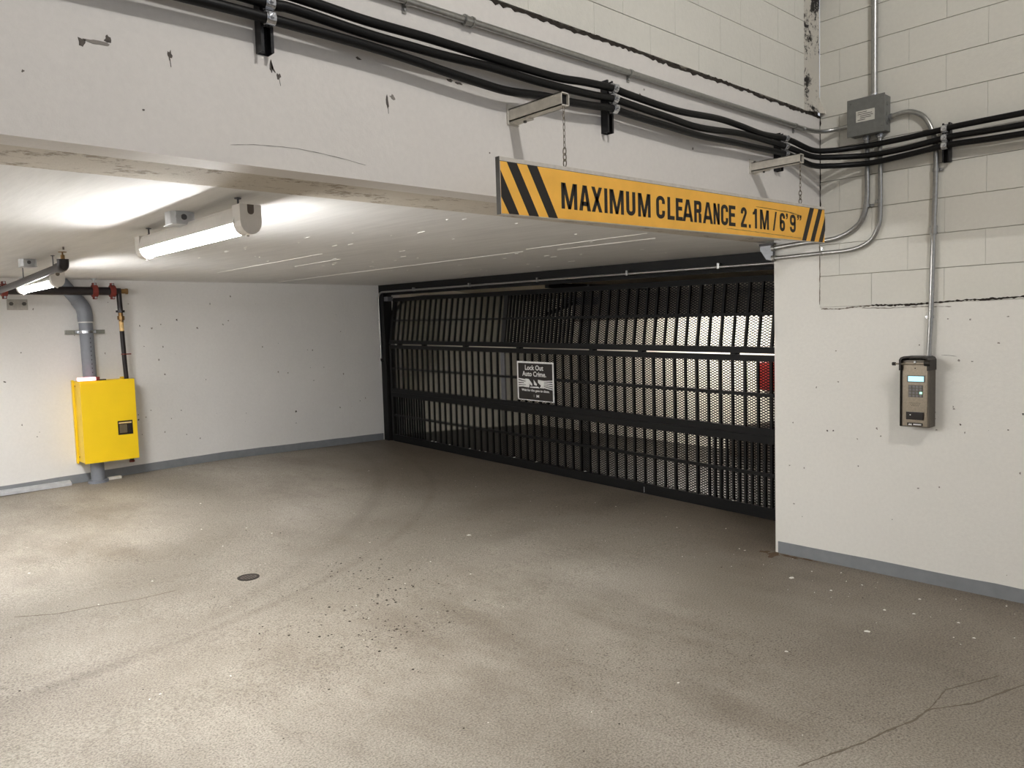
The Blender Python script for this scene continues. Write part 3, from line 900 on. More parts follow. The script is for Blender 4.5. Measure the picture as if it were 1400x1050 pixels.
def glyph(ch, w, h, t):
    """condensed bold capitals and figures as lists of polygons in a w x h cell"""
    tb = t * 0.86
    R = lambda x0, x1, y0, y1: [(x0, y0), (x1, y0), (x1, y1), (x0, y1)]
    def arc(cx, cy, rx, ry, a0, a1, n=8):
        out = []
        for k in range(n):
            p, q = radians(a0 + (a1 - a0) * k / n), radians(a0 + (a1 - a0) * (k + 1) / n)
            out.append([(cx + cos(p) * rx, cy + sin(p) * ry), (cx + cos(q) * rx, cy + sin(q) * ry),
                        (cx + cos(q) * (rx - t), cy + sin(q) * (ry - tb)), (cx + cos(p) * (rx - t), cy + sin(p) * (ry - tb))])
        return out
    r = 0.24 * h
    mid = w / 2
    if ch == 'I': return [R(0, w, 0, h)]
    if ch == 'L': return [R(0, t, 0, h), R(t, w, 0, tb)]
    if ch == 'E': return [R(0, t, 0, h), R(t, w, 0, tb), R(t, w, h - tb, h), R(t, w * 0.92, h * 0.46, h * 0.46 + tb)]
    if ch == 'M': return [R(0, t, 0, h), R(w - t, w, 0, h), [(t * 0.3, h), (mid - t * 0.45, 0), (mid + t * 0.45, 0), (t * 1.3, h)], [(w - t * 0.3, h), (mid + t * 0.45, 0), (mid - t * 0.45, 0), (w - t * 1.3, h)]]
    if ch == 'N': return [R(0, t, 0, h), R(w - t, w, 0, h), [(0, h), (w - t * 1.1, 0), (w, 0), (t * 1.1, h)]]
    if ch == 'A': return [[(0, 0), (t, 0), (mid + t * 0.25, h), (mid - t * 0.6, h)], [(w, 0), (w - t, 0), (mid - t * 0.25, h), (mid + t * 0.6, h)], R(w * 0.22, w * 0.78, h * 0.19, h * 0.19 + tb)]
    if ch == 'X': return [[(0, 0), (t * 1.15, 0), (w, h), (w - t * 1.15, h)], [(w, 0), (w - t * 1.15, 0), (0, h), (t * 1.15, h)]]
    if ch == 'U': return [R(0, t, r, h), R(w - t, w, r, h)] + arc(mid, r, mid, r, 180, 360)
    if ch == 'C': return [R(0, t, r, h - r), R(w - t, w, h - r - 0.10 * h, h - r), R(w - t, w, r, r + 0.12 * h)] + arc(mid, r, mid, r, 180, 360) + arc(mid, h - r, mid, r, 0, 180)
    if ch == 'R':
        rr = 0.15 * h
        return [R(0, t, 0, h), R(t, w - rr, h - tb, h), R(t, w - rr, h * 0.45, h * 0.45 + tb), R(w - t, w, h * 0.45 + rr, h - rr),
                [(w - t * 1.05, 0), (w, 0), (w - t * 0.05, h * 0.40), (w - t * 0.9, h * 0.47), (w - t * 1.15, h * 0.45)]] + arc(w - rr, h - rr, rr, rr, 0, 90, 4) + arc(w - rr, h * 0.45 + rr, rr, rr, 270, 360, 4)
    if ch == '2': return [R(0, w, 0, tb), R(0, t, h - r - 0.08 * h, h - r), R(w - t, w, h - r - 0.06 * h, h - r), [(0, tb), (t * 1.15, tb), (w, h - r - 0.05 * h), (w - t, h - r - 0.06 * h)]] + arc(mid, h - r, mid, r, 0, 180)
    if ch == '.': return [R(0, w, 0, tb)]
    if ch == '1': return [R(w - t, w, 0, h), [(0, h * 0.80), (0, h * 0.69), (w - t, h * 0.72), (w - t, h), (w - t * 1.1, h), (w - t * 1.5, h * 0.86)]]
    if ch in '69':
        hb = 0.62 * h
        p = [R(0, t, r, h - r), R(w - t, w, r, hb - r), R(w - t, w, h - r - 0.06 * h, h - r)] + arc(mid, r, mid, r, 180, 360) + arc(mid, hb - r, mid, r, 0, 180) + arc(mid, h - r, mid, r, 0, 180)
        return p if ch == '6' else [[(w - x, h - y) for x, y in q] for q in p]
    if ch == '/': return [[(0, 0), (w * 0.36, 0), (w, h), (w * 0.64, h)]]
    if ch == ',': return [[(0, h * 0.45), (w, h * 0.45), (w, h), (0, h)], [(w * 0.45, h * 0.5), (w, h * 0.5), (w * 0.75, h * 0.15), (0, 0), (0, h * 0.12), (w * 0.4, h * 0.3)]]

for (ch, a, b, v0, v1) in [(c, a, b, 0.041, 0.1385) for c, a, b in (('M', 0.301, 0.389), ('A', 0.400, 0.467), ('X', 0.473, 0.536), ('I', 0.550, 0.568), ('M', 0.582, 0.671), ('U', 0.687, 0.747), ('M', 0.765, 0.850),
                           ('C', 0.890, 0.952), ('L', 0.971, 1.022), ('E', 1.033, 1.084), ('A', 1.084, 1.164), ('R', 1.174, 1.231), ('A', 1.244, 1.325), ('N', 1.331, 1.383), ('C', 1.395, 1.456), ('E', 1.463, 1.521),
                           ('2', 1.571, 1.625), ('.', 1.645, 1.662), ('1', 1.682, 1.722), ('M', 1.752, 1.839))] + [('/', 1.880, 1.920, 0.040, 0.137), ('6', 1.951, 2.006, 0.041, 0.136), (',', 2.018, 2.036, 0.105, 0.136), ('9', 2.060, 2.122, 0.040, 0.135), (',', 2.140, 2.157, 0.108, 0.136), (',', 2.168, 2.185, 0.108, 0.136)]:
    lt = MB()
    for q in glyph(ch, b - a, v1 - v0, {'M': 0.0180, 'N': 0.0165, 'X': 0.0165}.get(ch, 0.0195)):
        lt.prism([(a + 0.008 + x, v0 + y) for x, y in q], sf, 0.0012, 0.0020)
    lt.build('letter', 'sign_black', sg)
ribbon('scratch', 'sign_black', sg, [(1.72, 0.150), (1.9, 0.148), (2.08, 0.142), (2.15, 0.135), (2.20, 0.128)], 0.0012, lambda u, v, d: sf(u, v, d + 0.0012), 0.8)
ribbon('scratch', 'print_grey', sg, [(1.45, 0.028), (1.7, 0.025), (2.0, 0.018), (2.19, 0.014)], 0.0010, lambda u, v, d: sf(u, v, d + 0.0012), 0.9)
ribbon('scratch', 'print_grey', sg, [(2.0, 0.150), (2.14, 0.140), (2.2, 0.132)], 0.0010, lambda u, v, d: sf(u, v, d + 0.0012), 0.9)

def wall_arm(x, z0, z1, label):
    t = thing('sign_arm', (x, BY, z0), label, 'bracket', 'arms that carry the clearance sign')
    w = 0.022
    tip = 2.03
    mb = MB()
    # square tube, open at its end
    for (xa, xb, za, zb) in ((x - w, x - w + 0.004, z0, z1), (x + w - 0.004, x + w, z0, z1), (x - w, x + w, z0, z0 + 0.004), (x - w, x + w, z1 - 0.004, z1)):
        mb.box(xa, xb, tip, BY - 0.006, za, zb)
    mb.build('square_tube', 'bracket', t)
    MB().box(x - w + 0.004, x + w - 0.004, tip + 0.012, tip + 0.016, z0 + 0.004, z1 - 0.004).build('tube_end', 'hole', t)
    MB().box(x - w - 0.008, x + w + 0.012, BY - 0.006, BY, z0 - 0.012, z1 + 0.02).build('wall_plate', 'bracket', t)
    a = MB().box(x - w + 0.004, x + w + 0.004, BY - 0.10, BY - 0.006, z0 - 0.006, z0)
    a.build('angle', 'bracket', t)
    MB().rod((x + 0.006, BY - 0.07, z0 - 0.014), (x + 0.006, BY - 0.07, z0 - 0.004), 0.007, 6).build('bolt', 'print_grey', t)
    MB().rod((x + 0.012, BY - 0.014, z1 + 0.008), (x + 0.012, BY - 0.004, z1 + 0.008), 0.006, 6).build('bolt', 'print_grey', t)
    # chain down to the sign
    c = thing('hanging_chain', (x, SG_Y, z0 - 0.2), label.replace('square tube arm', 'thin chain under the square tube arm'), 'chain', 'chains that hold the clearance sign')
    top = z0; bot = 2.0055 + (x - 1.84) * sin(SG_A) + SH + 0.004
    n = int((top - bot) / 0.021)
    for i in range(n):
        z = top - (i + 0.5) * (top - bot) / n
        big = i > n - 4
        rr = 0.0022 if big else 0.0013
        hl = (top - bot) / n * (0.66)
        ww = 0.008 if big else 0.0045
        loop = []
        for k in range(12):
            a_ = 2 * pi * k / 12
            e, f = cos(a_) * ww, sin(a_) * hl
            loop.append((x + (e if i % 2 == 0 else 0), SG_Y + (0 if i % 2 == 0 else e), z + f))
        MB().tube(loop + [loop[0]], rr, 5, caps=False).build('link', 'chain', c)
wall_arm(2.176, 2.437, 2.486, 'square tube arm holding the left end of the clearance sign')
wall_arm(4.035, 2.452, 2.500, 'square tube arm holding the right end of the clearance sign')

# ------------------------------------------------------------------ black cables and their struts
CAB_A=[(-1.2,2.268,2.66),(0.2,2.268,2.672),(0.8,2.268,2.668),(1.236,2.268,2.658),(1.461,2.268,2.649),(1.721,2.268,2.650),(2.019,2.268,2.644),(2.364,2.268,2.641),(2.559,2.268,2.656),(2.740,2.268,2.664),(2.859,2.268,2.657),(3.224,2.268,2.647),(3.584,2.268,2.667),(3.798,2.268,2.664),(4.043,2.268,2.654),(4.335,2.268,2.666),(4.572,2.238,2.630),(4.688,2.175,2.630),(4.769,2.084,2.638),(4.807,1.97,2.642),(4.807,1.805,2.643),(4.807,1.608,2.651),(4.807,1.544,2.656),(4.807,1.193,2.657),(4.807,0.4,2.655),(4.807,-1.5,2.655)]
CAB_B=[(-1.2,2.268,2.61),(0.3,2.268,2.622),(0.8,2.268,2.618),(1.110,2.268,2.616),(1.194,2.268,2.620),(1.459,2.268,2.606),(1.650,2.268,2.604),(1.789,2.268,2.604),(2.016,2.268,2.609),(2.272,2.268,2.604),(2.558,2.268,2.609),(2.739,2.268,2.618),(2.858,2.268,2.614),(3.159,2.268,2.603),(3.425,2.268,2.595),(3.797,2.268,2.622),(4.043,2.268,2.624),(4.335,2.268,2.620),(4.572,2.238,2.592),(4.688,2.175,2.590),(4.769,2.084,2.588),(4.807,1.97,2.583),(4.807,1.805,2.584),(4.807,1.613,2.600),(4.807,1.532,2.605),(4.807,1.192,2.596),(4.807,0.4,2.60),(4.807,-1.5,2.60)]
CAB_C=[(-1.2,2.268,2.56),(0.3,2.268,2.562),(0.897,2.268,2.570),(1.110,2.268,2.571),(1.457,2.268,2.567),(1.648,2.268,2.558),(1.787,2.268,2.548),(1.936,2.268,2.540),(2.097,2.268,2.535),(2.314,2.268,2.552),(2.457,2.268,2.555),(2.556,2.268,2.561),(2.738,2.268,2.574),(2.857,2.268,2.568),(3.157,2.268,2.561),(3.424,2.268,2.555),(3.716,2.268,2.565),(3.955,2.268,2.570),(4.335,2.268,2.577),(4.572,2.238,2.540),(4.688,2.175,2.538),(4.769,2.084,2.539),(4.807,1.97,2.537),(4.807,1.805,2.544),(4.807,1.619,2.557),(4.807,1.532,2.561),(4.807,1.191,2.550),(4.807,0.4,2.55),(4.807,-1.5,2.55)]
for path, lab in ((CAB_A, 'top one of three thick black cables running along the beam and round the corner'),
                  (CAB_B, 'middle one of three thick black cables running along the beam and round the corner'),
                  (CAB_C, 'bottom one of three thick black cables running along the beam and round the corner')):
    tag(MB().tube(smooth_path(path, 5), 0.0165, 14).build('power_cable', 'cable', org=path[8]), lab, 'cable', 'black cables on the beam')

def strut(pt, along, out, z0, z1, cables, label):
    """vertical C channel fixed to a wall: pt = wall point, along = unit along wall, out = unit away from wall"""
    al, ou = Vector(along), Vector(out)
    b = Vector((pt[0], pt[1], 0))
    t = thing('strut_channel', (pt[0], pt[1], z0), label, 'strut', 'black struts that carry the cables')
    def slab(mb, a0, a1, o0, o1, za, zb):
        P = [b + al * a + ou * o for a, o in ((a0, o0), (a1, o0), (a1, o1), (a0, o1))]
        return mb.pts8([(p.x, p.y, za) for p in P] + [(p.x, p.y, zb) for p in P])
    c = MB()
    slab(c, -0.0206, 0.0206, 0, 0.003, z0, z1)
    slab(c, -0.0206, -0.0176, 0.003, 0.041, z0, z1)
    slab(c, 0.0176, 0.0206, 0.003, 0.041, z0, z1)
    slab(c, -0.0176, -0.011, 0.038, 0.041, z0, z1)
    slab(c, 0.011, 0.0176, 0.038, 0.041, z0, z1)
    c.build('channel', 'strut_black', t)
    slab(MB(), -0.0176, 0.0176, 0.003, 0.006, z0 + 0.004, z1 - 0.004).build('channel_back', 'strut_inner', t)
    for zc in cables:
        cen = b + ou * 0.060 + Vector((0, 0, zc))
        k = MB().ring(cen, al, 0.0168, 0.0205, 0.03, 18)
        slab(k, -0.013, 0.013, 0.041, 0.066, zc + 0.0175, zc + 0.0205)
        slab(k, -0.013, 0.013, 0.041, 0.066, zc - 0.0205, zc - 0.0175)
        cl = k.build('clamp', 'zinc', t)
        bo = MB().rod(cen + ou * 0.018, cen + ou * 0.032, 0.0065, 6)
        slab(bo, -0.011, 0.011, 0.076, 0.084, zc - 0.011, zc + 0.013)
        bo.build('bolt', 'zinc', cl)
strut((1.115, BY), (1, 0, 0), (0, -1, 0), 2.478, 2.70, (2.571, 2.616, 2.661), 'black strut with cable clamps at the left end of the beam')
strut((2.749, BY), (1, 0, 0), (0, -1, 0), 2.474, 2.705, (2.574, 2.618, 2.664), 'black strut with cable clamps right of the left sign arm')
strut((4.300, BY), (1, 0, 0), (0, -1, 0), 2.484, 2.70, (2.577, 2.620, 2.665), 'black strut with cable clamps behind the right sign arm')
strut((WX, 1.575), (0, 1, 0), (-1, 0, 0), 2.474, 2.69, (2.560, 2.603, 2.653), 'black strut with cable clamps on the block wall right of the conduits')

# ------------------------------------------------------------------ steel conduits
def conduit(name, pts, r, label, straps=(), couplings=(), parent_org=None, sub=4):
    t = thing(name, parent_org or pts[0], label, 'conduit')
    MB().tube(smooth_path(pts, sub), r, 12).build('pipe', 'emt', t)
    for (c, ax) in couplings:
        cp = MB().ring(c, ax, r - 0.001, r + 0.004, 0.05, 14)
        cp.ring(Vector(c) + Vector(ax) * 0.018, ax, r, r + 0.007, 0.008, 14).ring(Vector(c) - Vector(ax) * 0.018, ax, r, r + 0.007, 0.008, 14)
        cp.build('coupling', 'emt', t)
    for (c, ax, out) in straps:
        c, ax, out = Vector(c), Vector(ax), Vector(out)
        side = ax.cross(out).normalized()
        mb = MB().ring(c, ax, r, r + 0.003, 0.018, 14)
        p = c + side * (r + 0.012) - out * (0.018)
        q = [p + ax * a + side * s for a, s in ((-0.009, -0.016), (0.009, -0.016), (0.009, 0.012), (-0.009, 0.012))]
        mb.pts8([tuple(v) for v in q] + [tuple(v + out * 0.003) for v in q])
        st = mb.build('strap', 'emt', t)
        MB().rod(p, p + out * 0.008, 0.005, 6).build('screw', 'zinc', st)
    return t
CY_ = BY - 0.020
conduit('beam_conduit', [(-1.2, CY_, 2.777), (1.0, CY_, 2.777), (3.0, CY_, 2.777), (4.45, CY_, 2.777), (4.60, CY_ - 0.002, 2.776), (4.70, 2.295, 2.775), (4.78, 2.265, 2.777), (4.83, 2.20, 2.784), (4.837, 2.105, 2.790)], 0.0135,
        'thin steel conduit running along the top of the beam to the grey junction box',
        straps=[((1.66, CY_, 2.777), (1, 0, 0), (0, -1, 0)), ((2.925, CY_, 2.777), (1, 0, 0), (0, -1, 0)), ((4.51, CY_, 2.777), (1, 0, 0), (0, -1, 0))],
        couplings=[((1.945, CY_, 2.777), (1, 0, 0))], parent_org=(2.0, CY_, 2.777))
RX = (-1, 0, 0)
conduit('riser_conduit', [(4.842, 1.979, 5.2), (4.842, 1.979, 4.0), (4.842, 1.978, 3.2), (4.842, 1.977, 2.905)], 0.019, 'thick steel conduit rising from the top of the grey junction box', parent_org=(4.842, 1.977, 2.905))
conduit('down_conduit', [(4.842,2.023,2.715),(4.842,2.019,2.516),(4.842,2.018,2.362),(4.842,2.027,2.274),(4.842,2.057,2.198),(4.842,2.121,2.148),(4.842,2.190,2.119),(4.842,2.274,2.107),(4.842,2.446,2.104),(4.842,2.635,2.092)], 0.0155,
        'left one of two steel conduits bending from the junction box towards the gate', straps=[((4.842, 2.022, 2.29), (0, 0, 1), RX)])
conduit('down_conduit', [(4.842,1.946,2.715),(4.842,1.940,2.459),(4.842,1.941,2.219),(4.842,1.956,2.147),(4.842,1.995,2.080),(4.842,2.066,2.043),(4.842,2.157,2.029),(4.842,2.298,2.028),(4.842,2.640,2.024)], 0.0135,
        'right one of two steel conduits bending from the junction box towards the gate', straps=[((4.842, 1.941, 2.31), (0, 0, -1), RX), ((4.842, 2.31, 2.028), (0, 1, 0), RX)])
conduit('keypad_conduit', [(4.842,1.887,2.793),(4.842,1.812,2.802),(4.842,1.760,2.794),(4.842,1.707,2.762),(4.842,1.668,2.704),(4.842,1.640,2.616),(4.842,1.631,2.511),(4.842,1.633,2.326),(4.842,1.642,2.035),(4.842,1.651,1.613),(4.842,1.661,1.36)], 0.0140,
        'long steel conduit curving from the junction box down to the keypad intercom', straps=[((4.842, 1.632, 2.44), (0, 0, 1), RX), ((4.842, 1.651, 1.60), (0, 0, -1), RX)], couplings=[((4.842, 1.640, 2.10), (0, 0, 1))], parent_org=(4.842, 1.66, 1.36))

# fitting at the end of the two conduits
ft = thing('conduit_fitting', (4.86, 2.68, 2.02), 'grey tapered conduit fitting at the upper corner of the gate opening', 'fitting')
MB().prism([(2.642, 2.115), (2.735, 2.115), (2.735, 2.085), (2.690, 2.020), (2.655, 2.010), (2.642, 2.03)], on_right, -0.045, 0.028).build('body', 'camera_grey', ft)
MB().prism([(2.636, 2.112), (2.742, 2.112), (2.742, 2.128), (2.636, 2.128)], on_right, -0.05, 0.032).build('cover', 'black_pipe', ft)
for z in (2.092, 2.024):
    MB().ring((4.842, 2.638, z), (0, 1, 0), 0.010, 0.021, 0.022).build('lock_nut', 'emt', ft)

# grey junction box --------------------------------------------------------------------------------------------
jb_ = thing('junction_box', (WX, 2.0, 2.71), 'grey square junction box with a printed label on the block wall', 'junction box')
MB().cbox(4.775, WX, 1.893, 2.105, 2.710, 2.918, 0.003).build('body', 'box_grey', jb_)
MB().cbox(4.767, 4.777, 1.888, 2.110, 2.704, 2.924, 0.003).build('cover', 'box_grey', jb_)
lb = MB().box(4.7655, 4.767, 1.945, 2.055, 2.782, 2.848).build('label_plate', 'label_white', jb_)
for i, (a, b) in enumerate(((2.045, 1.99), (2.045, 1.96), (2.03, 1.955), (2.03, 1.965), (2.045, 2.0))):
    z = 2.838 - i * 0.011
    MB().box(4.7648, 4.7656, b, a, z - 0.0022, z + 0.0018).build('print_line', 'print_grey', lb)
for (y, z) in ((1.905, 2.74), (1.905, 2.90), (2.09, 2.74), (2.09, 2.90)):
    MB().rod((4.7665, y, z), (4.763, y, z), 0.005, 8).build('screw', 'box_grey', jb_)
for z in (2.76, 2.81, 2.87):
    MB().rod((4.82, 1.893, z), (4.82, 1.8905, z), 0.012, 14).build('knockout', 'box_grey', jb_)
for (y, z, r) in ((1.977, 2.93, 0.022), ):
    MB().tube([(4.842, y, 2.918), (4.842, y, 2.95)], r, 14).build('connector', 'zinc', jb_)
for y in (2.023, 1.946):
    cn = MB().tube([(4.842, y, 2.712), (4.842, y, 2.685)], 0.019, 14).ring((4.842, y, 2.70), (0, 0, 1), 0.018, 0.023, 0.008)
    cn.build('connector', 'zinc', jb_)
MB().tube([(4.842, 1.893, 2.792), (4.842, 1.872, 2.794)], 0.018, 14).build('connector', 'zinc', jb_)

# keypad intercom ---------------------------------------------------------------------------------------------------
kp = thing('keypad_intercom', (WX, 1.708, 0.955), 'stainless steel keypad intercom with lit blue screen and dark hood', 'intercom')
KX = 4.767
MB().cbox(KX + 0.003, WX, 1.630, 1.786, 0.955, 1.350, 0.004).build('body', 'stainless_dark', kp)
MB().cbox(KX, KX + 0.005, 1.640, 1.776, 0.960, 1.335, 0.002).build('face_plate', 'stainless', kp)
# hood: rounded cap with side cheeks standing proud of the face
hd = MB()
prof = [(1.626, 1.29), (1.626, 1.352), (1.634, 1.366), (1.652, 1.373), (1.764, 1.373), (1.782, 1.366), (1.790, 1.352), (1.790, 1.29),
        (1.780, 1.29), (1.780, 1.348), (1.772, 1.358), (1.760, 1.362), (1.656, 1.362), (1.644, 1.358), (1.636, 1.348), (1.636, 1.29)]
hd.prism(prof, on_right, 0.0, 0.125)
hd.build('hood', 'bronze', kp)
MB().prism([(1.786, 1.30), (1.790, 1.30), (1.790, 0.96), (1.786, 0.956)], on_right, 0.0, 0.108).build('cheek', 'bronze', kp)
MB().rod((KX - 0.016, 1.638, 1.328), (KX - 0.016, 1.815, 1.328), 0.005, 10).build('lock_bar', 'stainless', kp)
MB().rod((KX - 0.016, 1.812, 1.328), (KX - 0.016, 1.830, 1.328), 0.010, 12).build('knob', 'bronze', kp)
MB().rod((KX - 0.024, 1.648, 1.335), (KX - 0.024, 1.615, 1.335), 0.018, 14).build('lock_barrel', 'bronze', kp)
MB().rod((KX - 0.003, 1.708, 1.338), (KX + 0.002, 1.708, 1.338), 0.007, 12).build('badge', 'zinc', kp)
MB().rod((KX - 0.001, 1.708, 1.302), (KX + 0.002, 1.708, 1.302), 0.0035, 10).build('lens_hole', 'hole', kp)
def kface(u, v, d): return (KX - d, u, v)
sc_ = MB().prism([(1.752, 1.220), (1.654, 1.220), (1.654, 1.260), (1.752, 1.260)], kface, -0.001, 0.0015).build('screen_bezel', 'print_grey', kp)
MB().prism([(1.746, 1.225), (1.660, 1.225), (1.660, 1.255), (1.746, 1.255)], kface, 0.0015, 0.0022).build('screen', 'screen', sc_)
kb = MB().prism([(1.745, 1.132), (1.664, 1.132), (1.664, 1.204), (1.745, 1.204)], kface, -0.001, 0.001).build('keypad_plate', 'stainless_dark', kp)
for r in range(4):
    for c in range(4):
        y = 1.734 - c * 0.0195; z = 1.194 - r * 0.018
        lit = (r == 2 and c == 3)
        MB().cbox(KX - 0.0045, KX - 0.001, y - 0.0072, y + 0.0072, z - 0.0066, z + 0.0066, 0.0015).build('key', 'key_lit' if lit else 'key_cap', kb)
for r in range(3):
    for c in range(7 - r):
        y = 1.708 + (c - (6 - r) / 2) * 0.009; z = 1.098 - r * 0.008
        MB().rod((KX - 0.0006, y, z), (KX + 0.001, y, z), 0.0018, 8).build('speaker_hole', 'hole', kp)
rd = MB().cbox(KX - 0.010, KX, 1.660, 1.754, 1.000, 1.046, 0.002).build('card_reader', 'reader', kp)
MB().rod((KX - 0.0105, 1.730, 1.028), (KX - 0.009, 1.730, 1.028), 0.0035, 8).build('indicator', 'white_paint', rd)
lg = MB().prism([(1.750, 0.963), (1.664, 0.963), (1.664, 0.981), (1.750, 0.981)], kface, 0.0, 0.0012).build('logo_strip', 'reader', kp)
for poly in ([(1.744, 0.966), (1.738, 0.978), (1.732, 0.966)], [(1.735, 0.966), (1.729, 0.978), (1.723, 0.966)], [(1.716, 0.968), (1.672, 0.968), (1.672, 0.975), (1.716, 0.975)]):
    MB().prism(poly, kface, 0.0012, 0.0018).build('logo_mark', 'white_paint', lg)

# ------------------------------------------------------------------ tube lamps
def tube_lamp(near_x, far_x, y0, y1, label, glow='tube_light', drop=0.045, ceil=CZ, group='tube lamps under the low ceiling', rods=True):
    L = y1 - y0
    za, zb = ceil(y0) - drop, ceil(y1) - drop
    def lf(u, v, w):
        """u across, v up (0 at the top of the lamp), w 0..L along"""
        k = w / L
        return (near_x + (far_x - near_x) * k + u, y0 + w, za + (zb - za) * k + v)
    t = thing('tube_lamp', lf(0, 0, L / 2), label, 'lamp', group)
    def pr(poly, w0, w1, name, mat, par=t):
        return MB().prism(poly, lambda u, v, d: lf(u, v, d), w0, w1).build(name, mat, par)
    pr([(-0.030, 0), (0.030, 0), (0.037, -0.012), (0.049, -0.064), (0.040, -0.066), (-0.040, -0.066), (-0.049, -0.064), (-0.037, -0.012)], 0.06, L - 0.06, 'housing', 'lamp_white')
    n = 10
    arc = [(0.037 * cos(a), -0.052 - 0.052 * sin(a)) for a in [pi * k / n for k in range(n + 1)]]
    pr(arc, 0.075, L - 0.075, 'diffuser', glow)
    m = 8
    cap = [(-0.043, 0.004), (0.043, 0.004)] + [(0.043 * (1 if a < pi / 2 else -1) if False else 0.043 * cos(a), -0.060 - 0.050 * sin(a)) for a in [pi * k / m for k in range(m + 1)]]
    for (a, b, e) in ((0, 0.078, -1), (L - 0.078, L, 1)):
        ec = pr(cap, a, b, 'end_cap', 'lamp_white')
        w = a - 0.0008 if e < 0 else b + 0.0008
        q = (a, a + 0.002) if e < 0 else (b - 0.002, b)
        pr([(-0.013, 0.003)] + [(0.013 * cos(pi + pi * k / 6), -0.022 + 0.013 * sin(pi + pi * k / 6)) for k in range(7)] + [(0.013, 0.003)], min(w, q[0]), max(w, q[1]), 'cable_notch', 'lamp_dark', ec)
        c = lf(0.0, -0.112, (a + b) / 2)
        MB().rod((c[0], c[1], c[2] + 0.006), (c[0], c[1], c[2] - 0.004), 0.006, 8).build('latch', 'lamp_white', ec)
    if glow == 'tube_light':
        la = bpy.data.lights.new('led_board', 'AREA')
        la.shape = 'RECTANGLE'
        la.size = 0.05
        la.size_y = L - 0.18
        la.energy = LAMP_BOARD_POWER
        la.color = (1.0, 0.99, 0.975)
        lb_ = bpy.data.objects.new('led_board', la)
        COL.objects.link(lb_)
        lb_.parent = t
        lb_.location = Vector(lf(0, -0.1055, L / 2)) - Vector(t.location)
        lb_.rotation_euler = (math.atan2(zb - za, L), 0, -math.atan2(far_x - near_x, L))
    if rods:
        for w in (0.12, L - 0.1):
            p = lf(0, 0, w)
            hr = MB().rod(p, (p[0], p[1], ceil(p[1]) + 0.004), 0.004, 8).ring((p[0], p[1], ceil(p[1]) - 0.004), (0, 0, 1), 0.003, 0.013, 0.004).ring((p[0], p[1], p[2] + 0.008), (0, 0, 1), 0.003, 0.009, 0.006)
            hr.build('hanger_rod', 'grey_steel', t)
    return t
tube_lamp(1.292, 1.335, 2.865, 4.27, 'long lit tube lamp hanging near the beam, the closer one')
tube_lamp(1.300, 1.335, 5.98, 7.36, 'long lit tube lamp above the yellow cabinet, the farther one', drop=0.115)
tube_lamp(-1.70, -1.66, 6.2, 7.6, 'added tube lamp, out of view to the left, that brightens the far wall')  # unseen extra lamp, added to lift the far-left wall
def steel_box(x, y, label):
    z = CZ(y)
    t = thing('ceiling_box', (x, y, z - 0.055), label, 'junction box', 'steel boxes beside the tube lamps')
    c = 0.018
    w = 0.052
    poly = [(-w + c, -w), (w - c, -w), (w, -w + c), (w, w - c), (w - c, w), (-w + c, w), (-w, w - c), (-w, -w + c)]
    MB().prism(poly, lambda u, v, d: (x + u, y + v, z - d), -0.002, 0.055).build('body', 'galv', t)
    MB().box(x - w, x + w, y - w, y + w, z - 0.058, z - 0.055).build('cover', 'galv', t)
    for dx in (-0.024, 0.0, 0.026):
        MB().rod((x + dx, y - w - 0.0012, z - 0.026), (x + dx, y - w + 0.004, z - 0.026), 0.011, 14).ring((x + dx, y - w - 0.0012, z - 0.026), (0, 1, 0), 0.010, 0.013, 0.002).build('knockout', 'grey_steel' if dx == 0 else 'galv', t)
steel_box(1.262, 3.53, 'small galvanised steel box on the ceiling behind the closer tube lamp')
steel_box(1.235, 6.55, 'small galvanised steel box on the ceiling behind the farther tube lamp')
# lamps of the parking level beyond the gate
tube_lamp(8.15, 8.15, 4.9, 6.3, 'tube lamp hanging from the ceiling beyond the gate', 'tube_light_inner', 0.14, lambda y: 2.30 - (8.15 - 6.6) * 0.25 / 2.6, 'tube lamps beyond the gate')

# lamp of the drive lane, on the high ceiling behind the viewer
kl = thing('drive_lane_lamp', KEY_POS, 'round lamp on the high ceiling of the drive lane', 'lamp')
MB().rod((KEY_POS[0], KEY_POS[1], HZ), (KEY_POS[0], KEY_POS[1], KEY_POS[2] + 0.14), 0.09, 20).build('canopy', 'lamp_white', kl)
ld = bpy.data.lights.new('bulb', 'POINT')
ld.energy = KEY_POWER
ld.color = (1.0, 0.98, 0.95)
ld.shadow_soft_size = 0.10
lo = bpy.data.objects.new('bulb', ld)
COL.objects.link(lo)
lo.parent = kl

# ------------------------------------------------------------------ pipes and cabinet on the far-left wall
# yellow cabinet
CX0, CX1, CZ0, CZ1, CF = 2.046, 2.574, 0.335, 1.195, 8.815
yc = thing('yellow_cabinet', (2.31, 9.0, CZ0), 'bright yellow metal cabinet hung round the grey pipe on the far wall', 'cabinet')
MB().cbox(CX0 + 0.004, CX1 - 0.004, CF + 0.018, BWY, CZ0 + 0.004, CZ1 - 0.004, 0.003).build('body', 'yellow', yc)
dr = MB().cbox(CX0, CX1, CF, CF + 0.02, CZ0, CZ1, 0.003).build('door', 'yellow', yc)
MB().cbox(CX0 - 0.012, CX0 + 0.006, BWY - 0.05, BWY - 0.002, CZ0 - 0.02, CZ1 + 0.006, 0.002).build('wall_flange', 'yellow', yc)
MB().cbox(CX1 - 0.06, CX1 + 0.01, BWY - 0.05, BWY - 0.002, CZ1 - 0.01, CZ1 + 0.015, 0.002).build('wall_flange', 'yellow', yc)
wn = MB().box(2.380, 2.527, CF - 0.003, CF + 0.001, 0.603, 0.752).build('window', 'window_dark', dr)
